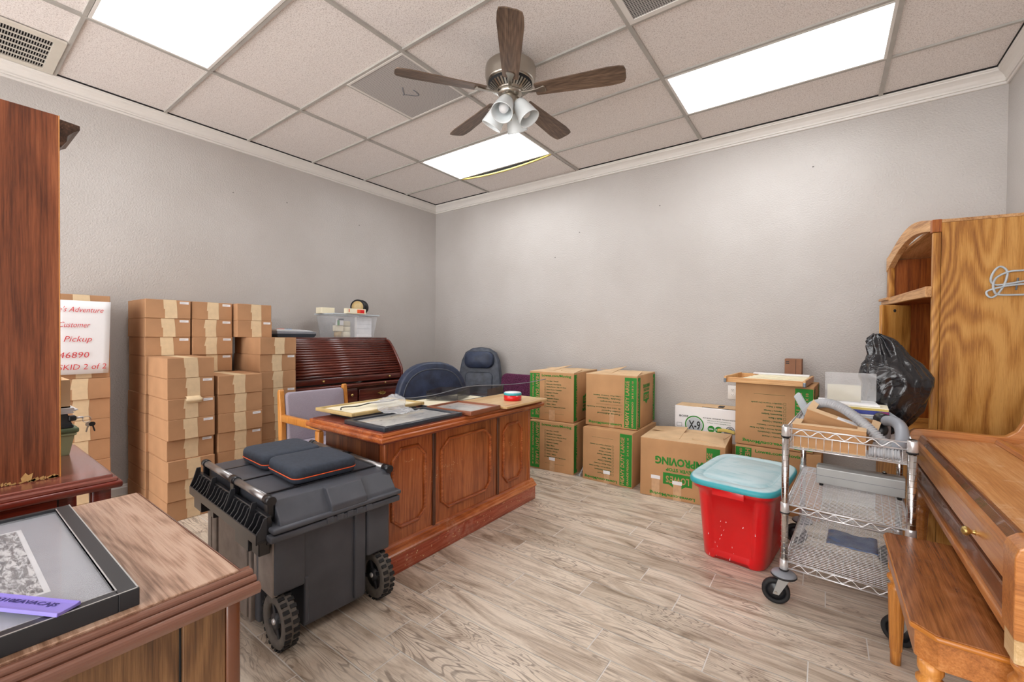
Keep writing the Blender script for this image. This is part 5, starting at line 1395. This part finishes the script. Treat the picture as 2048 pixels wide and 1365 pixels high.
# on the cart: cover, cartons, hose, vacuum, books, sheet, bag
t = thing('metal_housing', 'long grey metal housing with a round knob on the cart middle shelf', 'machine', cp(.09, .40, .472), R(-4))
mb = MB(); mb.prism([(.0, .014), (.0, .095), (.012, .108), (.10, .098), (.125, .085), (.125, .014)], 0, .345, 'x', 'steel', .003, seg=2); mb.build('cover', t, world=False)
mb = MB(); mb.box((-.001, -.0012, .055), (.346, 0, .0565), 'ink_grey'); mb.build('seam', t, world=False)
mb = MB(); mb.lathe([(.008, 0), (.010, .003), (.004, .005)], 'ink_black', 14, Matrix.Translation((.27, .07, .101))); mb.lathe([(.005, .004), (.009, .008), (.005, .012)], 'nickel', 14, Matrix.Translation((.27, .07, .101))); mb.build('knob', t, world=False)
for X in (.02, .325):
    mb = MB(); mb.cyl((X, .02, 0), (X, .02, .014), .009, 'rubber', 12); mb.cyl((X, .105, 0), (X, .105, .014), .009, 'rubber', 12); mb.build('foot', t, world=False)
t = thing('plastic_bag', 'flat blue and clear plastic bag on the cart bottom shelf', 'bag', cp(.24, .35, .208), R(-3))
mb = MB(); mb.grid(lambda u, v: (-.10+.20*u, -.02+.20*v, .003+.012*abs(noise.noise((u*4, v*4, 3)))+.004*math.sin(8*u)*v), 14, 12, 'blue_film' if 'blue_film' in M else 'film', thick=.001); mb.build('film', t, world=False)

def open_tray(name, label, T, w, d, h, grp=None):
    t = thing(name, label, 'box', T.translation, group=grp)
    mb = MB(); e = .004
    mb.box((0, 0, 0), (w, d, e), 'kraft_pale', T=T)
    for q in (((0, 0, e), (w, e, h)), ((0, d-e, e), (w, d, h)), ((0, e, e), (e, d-e, h)), ((w-e, e, e), (w, d-e, h))): mb.box(*q, 'moving', T=T)
    mb.build('carton_body', t)
    mb = MB(); mb.box((-.001, -.006, h), (w+.001, .030, h+.0035), 'kraft_pale', T=T); mb.box((-.001, .030, h), (.03, d, h+.0035), 'kraft_pale', T=T); mb.box((w-.03, .030, h), (w+.001, d, h+.0035), 'kraft_pale', T=T); mb.build('folded_rim', t)
    return t
a0 = cp(.022, .030, .7375)
open_tray('cardboard_tray', 'open brown cardboard tray at the front of the cart basket', Matrix.Translation(a0) @ Matrix.Rotation(R(-3), 4, 'Z'), .265, .15, .105)
a1 = cp(.035, .195, .7380)
Tt = Matrix.Translation(a1) @ Matrix.Rotation(R(-6), 4, 'Z') @ Matrix.Rotation(R(17), 4, 'Y') @ Matrix.Rotation(R(14), 4, 'X') @ Matrix.Translation((0, 0, .02))
t = open_tray('cardboard_tray', 'tilted brown cardboard tray leaning behind the open tray', Matrix.Translation((0, 0, .055)) @ Tt, .27, .13, .095)
mb = MB(); mb.box((.12, -.007, .0990), (.22, .022, .1000), 'white', T=Matrix.Translation((0, 0, .055)) @ Tt); mb.build('white_label', t)

t = thing('canister_vacuum', 'grey canister vacuum lying in the rear of the cart basket', 'vacuum', cp(.22, .48, .738))
mb = MB(); Tv = Matrix.Translation(cp(.208, .49, .738)) @ Matrix.Rotation(R(-3), 4, 'Z')
mb.box((-.16, -.14, 0), (.17, .13, .110), 'grey', .035, T=Tv, seg=4); mb.build('body', t)
mb = MB(); mb.box((-.14, -.12, .108), (.15, .11, .124), 'ltgrey', .006, T=Tv, seg=2); mb.build('lid', t)
mb = MB(); mb.lathe([(.030, 0), (.030, .05), (.024, .055)], 'blacksat', 20, Tv @ Matrix.Translation((.13, -.12, .06)) @ Matrix.Rotation(R(70), 4, 'X')); mb.build('hose_port', t)

t = thing('vacuum_hose', 'ribbed grey vacuum hose arching over the cart basket', 'hose', cp(.2, .2, .75))
pts = [cp(.055, .34, .865), cp(.085, .30, .905), cp(.14, .25, .925), cp(.20, .20, .912), cp(.26, .15, .875), cp(.315, .105, .825), cp(.355, .085, .785), cp(.375, .075, .765)]
path = resample(catmull(pts, 26), .0022)
rad = [.0200+.0030*math.sin(i*.0022*2*PI/.0105) for i in range(len(path))]
mb = MB(); mb.tube(path, rad, 'hose' if 'hose' in M else 'grey', 14); mb.build('upper_run', t)
pts = [cp(.375, .105, .762), cp(.30, .055, .762), cp(.22, .17, .7625), cp(.33, .22, .762), cp(.39, .30, .765)]
path = catmull([cp(.385, .05, .766), cp(.33, .032, .762), cp(.25, .200, .7605), cp(.16, .205, .7605), cp(.10, .20, .7605)][:2]+[cp(.29, .20, .762), cp(.20, .200, .762), cp(.10, .19, .762)], 26)
mb = MB(); mb.tube([cp(.295+.0022*i, .030, .762) for i in range(46)], [.0195+.003*math.sin(i*.0022*2*PI/.0105) for i in range(46)], 'hose' if 'hose' in M else 'grey', 12); mb.build('lower_run', t)
mb = MB(); mb.tube(catmull([cp(.375, .085, .775), cp(.402, .10, .80), cp(.404, .17, .850), cp(.385, .24, .868), cp(.355, .29, .862)], 8), [.024]*33, 'grey', 16); mb.build('elbow', t)
mb = MB(); mb.tube([cp(.360, .285, .864), cp(.335, .33, .866)], .027, 'blacksat', 16); mb.build('cuff', t)
t = thing('crevice_tool', 'flat grey vacuum nozzle sticking up at the cart rear left', 'vacuum nozzle', cp(.05, .44, .85))
Tn = Matrix.Translation(cp(.065, .43, .80)) @ Matrix.Rotation(R(-26), 4, 'Y') @ Matrix.Rotation(R(5), 4, 'X')
mb = MB(); mb.prism([(-.013, -.06), (.013, -.06), (.020, .07), (.018, .155), (.008, .162), (-.018, .150), (-.018, .06)], -.012, .012, 'y', 'ltgrey', .005, T=Tn, seg=2); mb.build('nozzle', t)

zb = .8625
def book(label, x, y, z, w, d, h, rz, mat, pages='cream', name='book', cat='book'):
    t = thing(name, label, cat, cp(x, y, z), R(rz), 'papers and books stacked on the vacuum')
    MB().box((-w/2, -d/2, 0), (w/2, d/2, h), mat, .0015).build('cover', t, world=False)
    MB().box((-w/2+.004, -d/2-.0004, h*.15), (w/2-.001, -d/2+.01, h*.85), pages).build('pages', t, world=False); return t
book('silvery clear folder under the books on the vacuum', .24, .47, zb, .30, .20, .008, 4, 'ltgrey', 'white', 'folder', 'folder')
t = book('dark blue paperback lying in the pile on the vacuum', .275, .47, zb+.0085, .19, .17, .017, -2, 'blue', 'blue'); mb = MB(); mb.box((.06, -.0862, .001), (.094, -.0852, .016), 'magenta'); mb.build('magenta_spine', t, world=False)
book('cream paperback with yellow edge atop the blue book', .27, .475, zb+.026, .20, .17, .014, -3, 'cream', 'yellow')
book('white magazine at the top of the pile under acrylic sheet', .21, .50, zb+.0405, .24, .18, .010, 3, 'white', 'white', 'magazine', 'magazine')
t = book('white sheet with a light blue label behind the hose', .13, .44, zb+.0085, .10, .14, .006, 2, 'white', 'white', 'label_sheet', 'sheet'); mb = MB(); mb.box((-.03, -.0712, .0), (.01, -.0702, .0135), 'ltblue'); mb.build('blue_label', t, world=False)
t = thing('acrylic_sheet', 'upright clear acrylic sheet on the magazine pile', 'acrylic sheet', cp(.22, .50, .9135), R(-2))
MB().box((-.105, -.003, .0), (.105, .0, .150), 'acrylic', .0005).build('sheet', t, world=False)
t = thing('index_card', 'cream card standing behind the clear acrylic sheet', 'card', cp(.20, .506, .9135), R(-2))
MB().box((-.075, .002, .0), (.065, .0035, .085), 'cream').build('card', t, world=False)

# black bag
t = thing('garbage_bag', 'black plastic garbage bag slumped against the oak cabinet', 'bag', cp(.36, .62, .739))
mb = MB(); c0 = cp(.362, .665, .738)
def bagf(u, v):
    a = 2*PI*u
    prof_ = [(0, .03), (.08, .062), (.25, .118), (.42, .142), (.58, .138), (.70, .108), (.80, .080), (.88, .074), (.95, .058), (1.0, .012)]
    for (a0_, r0), (a1_, r1) in zip(prof_[:-1], prof_[1:]):
        if a0_ <= v <= a1_: rr = r0+(r1-r0)*(v-a0_)/(a1_-a0_); break
    z = .520*v
    fold = .020*math.sin(7*a+9*v)*(.4+abs(v-.6))+.012*math.sin(13*a-11*v+1)
    nz = .040*noise.noise((math.cos(a)*2.0, math.sin(a)*2.0, v*4))+.008*noise.noise((math.cos(a)*6, math.sin(a)*6, v*9))
    rr = max(.004, rr+fold*(.35 if v < .7 else .6)+nz*(.6 if v > .05 else 0))
    lean = .050*math.sin(v*2.4)-(.070*max(0, v-.5)/.5)
    return (c0.x+rr*math.cos(a)*1.0+lean, c0.y+rr*math.sin(a)*.72-.0, c0.z+.003+z+(.010*math.sin(3*a) if v > .9 else 0))
mb.grid(bagf, 96, 90, 'bag'); 
n_ = 91; 
mb.build('liner', t)

# ------------------------------------------------------------------ oak cabinet
t = thing('oak_cabinet', 'tall golden oak cabinet with arched open bay, at back right', 'cabinet', (4.822, -.862, 0), R(9.6))
Wc, Dc, Hc = .765, .430, 1.895
mb = MB(); mb.box((.034, 0, .0), (Dc, .020, Hc-.012), 'oak', .001); mb.build('side_panel', t, world=False)
mb = MB(); mb.box((0, 0, .0), (.0325, .024, 1.83), 'oak', .003, seg=2); mb.build('front_stile', t, world=False)
mb = MB(); mb.box((0, Wc-.045, 0), (.0325, Wc, 1.74), 'oak', .003, seg=2); mb.build('front_stile', t, world=False)
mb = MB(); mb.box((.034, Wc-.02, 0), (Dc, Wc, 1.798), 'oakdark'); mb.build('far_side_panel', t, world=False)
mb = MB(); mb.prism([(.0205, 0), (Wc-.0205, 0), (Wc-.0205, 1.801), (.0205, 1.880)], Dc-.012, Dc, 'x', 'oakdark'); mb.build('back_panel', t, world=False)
mb = MB()
def topz(s): # s 0..1 along the front
    return 1.900+.065*math.sin(PI*min(1, s*1.05))**1.2-.085*s**2
ring_ = [(Wc*i/20, topz(i/20)) for i in range(21)]
low = [(Wc*i/20, 1.835+.055*math.sin(PI*i/20)-.12*(i/20)**2.2) for i in range(20, -1, -1)]
mb.prism(ring_+low, -.004, .030, 'x', 'oakx', .002); mb.build('arched_rail', t, world=False)
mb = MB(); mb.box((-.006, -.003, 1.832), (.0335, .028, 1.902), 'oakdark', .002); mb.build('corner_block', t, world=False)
mb = MB(); mb.add([(.032, .0, 1.884), (Dc, .0, 1.884), (Dc, Wc, 1.80), (.032, Wc, 1.80), (.032, .0, 1.900), (Dc, .0, 1.900), (Dc, Wc, 1.816), (.032, Wc, 1.816)], [(3, 2, 1, 0), (4, 5, 6, 7), (0, 1, 5, 4), (1, 2, 6, 5), (2, 3, 7, 6), (3, 0, 4, 7)], 'oakx'); mb.build('top', t, world=False)
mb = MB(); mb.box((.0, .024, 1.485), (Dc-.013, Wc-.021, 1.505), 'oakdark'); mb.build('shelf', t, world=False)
mb = MB(); mb.prism([(.0, 1.475), (.0, 1.535), (Wc*.5, 1.528), (Wc, 1.520), (Wc, 1.480)], -.030, -.0005, 'x', 'oakx', .003); mb.build('shelf_rail', t, world=False)
mb = MB(); mb.box((-.045, Wc-.16, 1.507), (-.001, Wc+.0, 1.525), 'oakx', .003); mb.build('shelf_end', t, world=False)
mb = MB(); mb.box((-.05, .03, .0), (Dc-.02, Wc-.03, .70), 'oak', .004); mb.build('base_box', t, world=False)
# open door
A_ = Vector((4.640, -.50, 0)); B_ = Vector((4.800, -.340, 0)); dd = (B_-A_).normalized(); nn = Vector((-dd.y, dd.x, 0)); L_ = (B_-A_).length
Td = Matrix(((dd.x, nn.x, 0, A_.x), (dd.y, nn.y, 0, A_.y), (0, 0, 1, 0), (0, 0, 0, 1)))
mb = MB(); mb.box((0, 0, .72), (L_, .020, 1.462), 'oak', .006, T=Td, seg=2); dr = mb.build('door', t)
mb = MB(); mb.lathe([(.009, 0), (.010, .003), (.004, .004)], 'ink_black', 16, Td @ Matrix.Translation((L_*.42, -.0, 1.425)) @ Matrix.Rotation(PI/2, 4, 'X')); mb.build('lock', dr)
mb = MB(); mb.tube(catmull([Td @ Vector((.03, -.002, 1.10)), Td @ Vector((.0, -.03, 1.10)), Td @ Vector((-.012, -.034, 1.085)), Td @ Vector((-.012, -.034, 1.03)), Td @ Vector((.0, -.03, 1.015)), Td @ Vector((.03, -.002, 1.015))], 6), .0055, 'brass', 10)
mb.prism([(.03+.016*math.cos(q), 1.10+.022*math.sin(q)) for q in [2*PI*i/14 for i in range(14)]], -.003, -.0002, 'y', 'brass', T=Td); mb.build('handle', dr)
# cable on the side panel
t = thing('coiled_cable', 'grey coiled cable hanging on the side of the oak cabinet', 'cable', (5.08, -.84, 1.5))
To = Tz(4.822, -.862, 0, R(9.6))
mb = MB()
def pc(lst): return catmull([To @ Vector((x, -.010-.004*k % .012, z)) for k, (x, z) in enumerate(lst)], 8)
mb.tube(pc([(.44, 1.535), (.36, 1.545), (.30, 1.535), (.245, 1.53), (.225, 1.555), (.235, 1.60), (.262, 1.625), (.285, 1.60), (.280, 1.55), (.262, 1.495), (.235, 1.465), (.215, 1.47), (.212, 1.495), (.24, 1.51), (.30, 1.525), (.38, 1.53)]), .0050, 'ltgrey', 8)
mb.tube(pc([(.44, 1.605), (.34, 1.60), (.29, 1.595), (.25, 1.57), (.235, 1.535), (.238, 1.495), (.26, 1.478), (.34, 1.475), (.44, 1.478)]), .0050, 'ltgrey', 8)
mb.build('cable', t)
mb = MB(); mb.tube([To @ Vector((.32, -.0145, 1.50)), To @ Vector((.325, -.0165, 1.56)), To @ Vector((.33, -.006, 1.56))], .004, 'ink_grey', 8); mb.build('tie', t)

# ------------------------------------------------------------------ piano
t = thing('upright_piano', 'honey brown spinet piano with dusty closed lid at the right', 'piano', (4.98, -1.9, 0))
py0, py1 = -2.62, -1.175
mb = MB(); mb.box((4.760, py0+.002, .737), (5.005, py1-.002, .7500), 'pianodust', .002); mb.build('keyboard_lid', t)
mb = MB(); mb.prism([(4.735, .728), (4.760, .728), (4.760, .752), (4.752, .755), (4.744, .752)], py0+.002, py1-.002, 'y', 'pianotrim', .001); mb.prism([(4.720, .708), (4.745, .708), (4.748, .724), (4.740, .729), (4.724, .722)], py0+.002, py1-.002, 'y', 'piano', .001); mb.build('lid_edge', t)
mb = MB(); mb.prism([(4.716, .640), (4.740, .640), (4.746, .707), (4.722, .707)], py0+.002, py1-.002, 'y', 'piano', .002); mb.build('fallboard', t)
for yy in (-1.285, -2.30):
    mb = MB(); mb.lathe([(.010, -.002), (.006, .004), (.006, .010), (.012, .015), (.0145, .020), (.012, .027), (.004, .031), (.001, .031)], 'brass', 18, Matrix.Translation((4.718, yy, .662)) @ Matrix.Rotation(-PI/2, 4, 'Y')); mb.build('knob', t)
mb = MB(); mb.box((4.735, py0+.002, .615), (5.24, py1-.002, .638), 'pianotrim', .002); mb.box((4.722, py0+.002, .545), (4.745, py1-.002, .613), 'pianotrim', .004); mb.box((4.712, py0+.002, .520), (4.75, py1-.002, .547), 'piano', .004, seg=2); mb.build('key_bed', t)
mb = MB(); mb.prism([(4.998, .751), (5.040, .751), (5.048, .760), (5.040, .768), (5.030, .766), (5.022, .772), (5.004, .770)], py0+.002, py1-.002, 'y', 'piano', .001); mb.build('ridge_moulding', t)
mb = MB(); cv = [(5.048, .752)]+[(5.060+.075*math.sin(q), .757+.12*(1-math.cos(q))) for q in [PI/2*i/8 for i in range(9)]]+[(5.140, .960), (5.24, .960), (5.24, .752)]
mb.prism(cv, py0+.002, py1-.002, 'y', 'pianodust'); mb.build('upper_panel', t)
mb = MB(); mb.box((5.115, py0-.01, .960), (5.262, py1+.01, .978), 'pianotrim', .005, seg=2); mb.box((5.10, py0+.01, .952), (5.15, py1-.01, .960), 'piano', .002); mb.build('top_board', t)
mb = MB(); mb.box((5.130, -2.5, .79), (5.137, -1.3, .93), 'piano', .002); mb.build('music_panel', t) if False else None
for (a, c, nm) in ((py1, py1+.040, 'far'), (py0-.085, py0, 'near')):
    ap = [(4.700, .560), (4.700, .748), (4.706, .768), (4.722, .782), (4.745, .786), (5.010, .784), (5.040, .788), (5.070, .815), (5.090, .860), (5.100, .910), (5.108, .958), (5.25, .958), (5.25, .560)]
    mb = MB(); mb.prism([(p[0], p[1] if nm == 'far' else p[1]) for p in ap], a, c, 'y', 'pianox', .004, seg=2); mb.build('end_cheek', t)
mb = MB(); mb.box((4.704, py0-.075, .500), (4.785, py0-.004, .558), 'board', .003); mb.build('near_block', t)
mb = MB(); mb.box((4.704, py1+.002, .500), (4.775, py1+.038, .558), 'piano', .003); mb.build('far_block', t)
prof_ = [(.030, .0), (.022, .02), (.020, .03), (.024, .10), (.034, .36), (.040, .385), (.030, .395), (.028, .405), (.044, .430), (.046, .455), (.034, .475), (.042, .490), (.042, .500)]
def fl(i, th): return 1-.10*(abs(math.sin(6*th))**.5 < .55) if 3 <= i <= 4 else 1
for yy in (py0-.058, py1+.005):
    mb = MB(); mb.lathe(prof_, 'piano', 48, Matrix.Translation((4.745, yy, 0)), flute=lambda i, th: 1-.13*max(0, math.cos(8*th))**3 if i in (3, 4) else 1); mb.build('leg', t)
mb = MB(); mb.box((5.04, py0+.0, 0), (5.24, py1+.0, .614), 'piano', .004); mb.build('lower_case', t)
for yy in (py1-.02, py1-.40, py0+.02):
    mb = MB(); mb.box((5.026, yy-.02, .03), (5.0395, yy+.02, .60), 'piano', .004); mb.build('case_stile', t)

# ------------------------------------------------------------------ bench
t = thing('piano_bench', 'glossy walnut bench with fluted legs in front of the piano', 'bench', (4.72, -2.29, 0))
bx0, bx1, by0, by1, ch = 4.540, 4.900, -2.632, -1.925, .045
ol = [(bx0+ch*.3, by1), (bx1-ch, by1), (bx1, by1-ch), (bx1, by0+ch), (bx1-ch, by0), (bx0+ch, by0), (bx0, by0+ch), (bx0, by1-ch*.3)]
mb = MB(); mb.prism([(x*.985+4.72*.015, y*.99-2.29*.01) for x, y in ol], .478, .4815, 'z', 'bench', .001); mb.build('seat', t)
mb = MB(); mb.prism(ol, .462, .478, 'z', 'benchedge', .007, seg=3); mb.build('seat_edge', t)
il = [(x*.93+4.72*.07, y*.955-2.29*.045) for x, y in ol]
mb = MB(); mb.prism(il, .385, .4615, 'z', 'benchap' if 'benchap' in M else 'piano', .002); mb.build('apron', t)
lp = [(.016, 0), (.017, .05), (.0175, .052), (.0195, .055), (.027, .285), (.028, .295), (.018, .305), (.020, .312), (.030, .325), (.030, .335), (.020, .345), (.027, .360), (.027, .386)]
for (x, y) in ((4.580, -1.970), (4.860, -1.970), (4.860, -2.585), (4.585, -2.580)):
    mb = MB(); mb.lathe(lp, 'chairwood', 48, Matrix.Translation((x, y, 0)), flute=lambda i, th: 1-.14*max(0, math.cos(8*th))**3 if i in (3, 4) else 1); mb.build('leg', t)
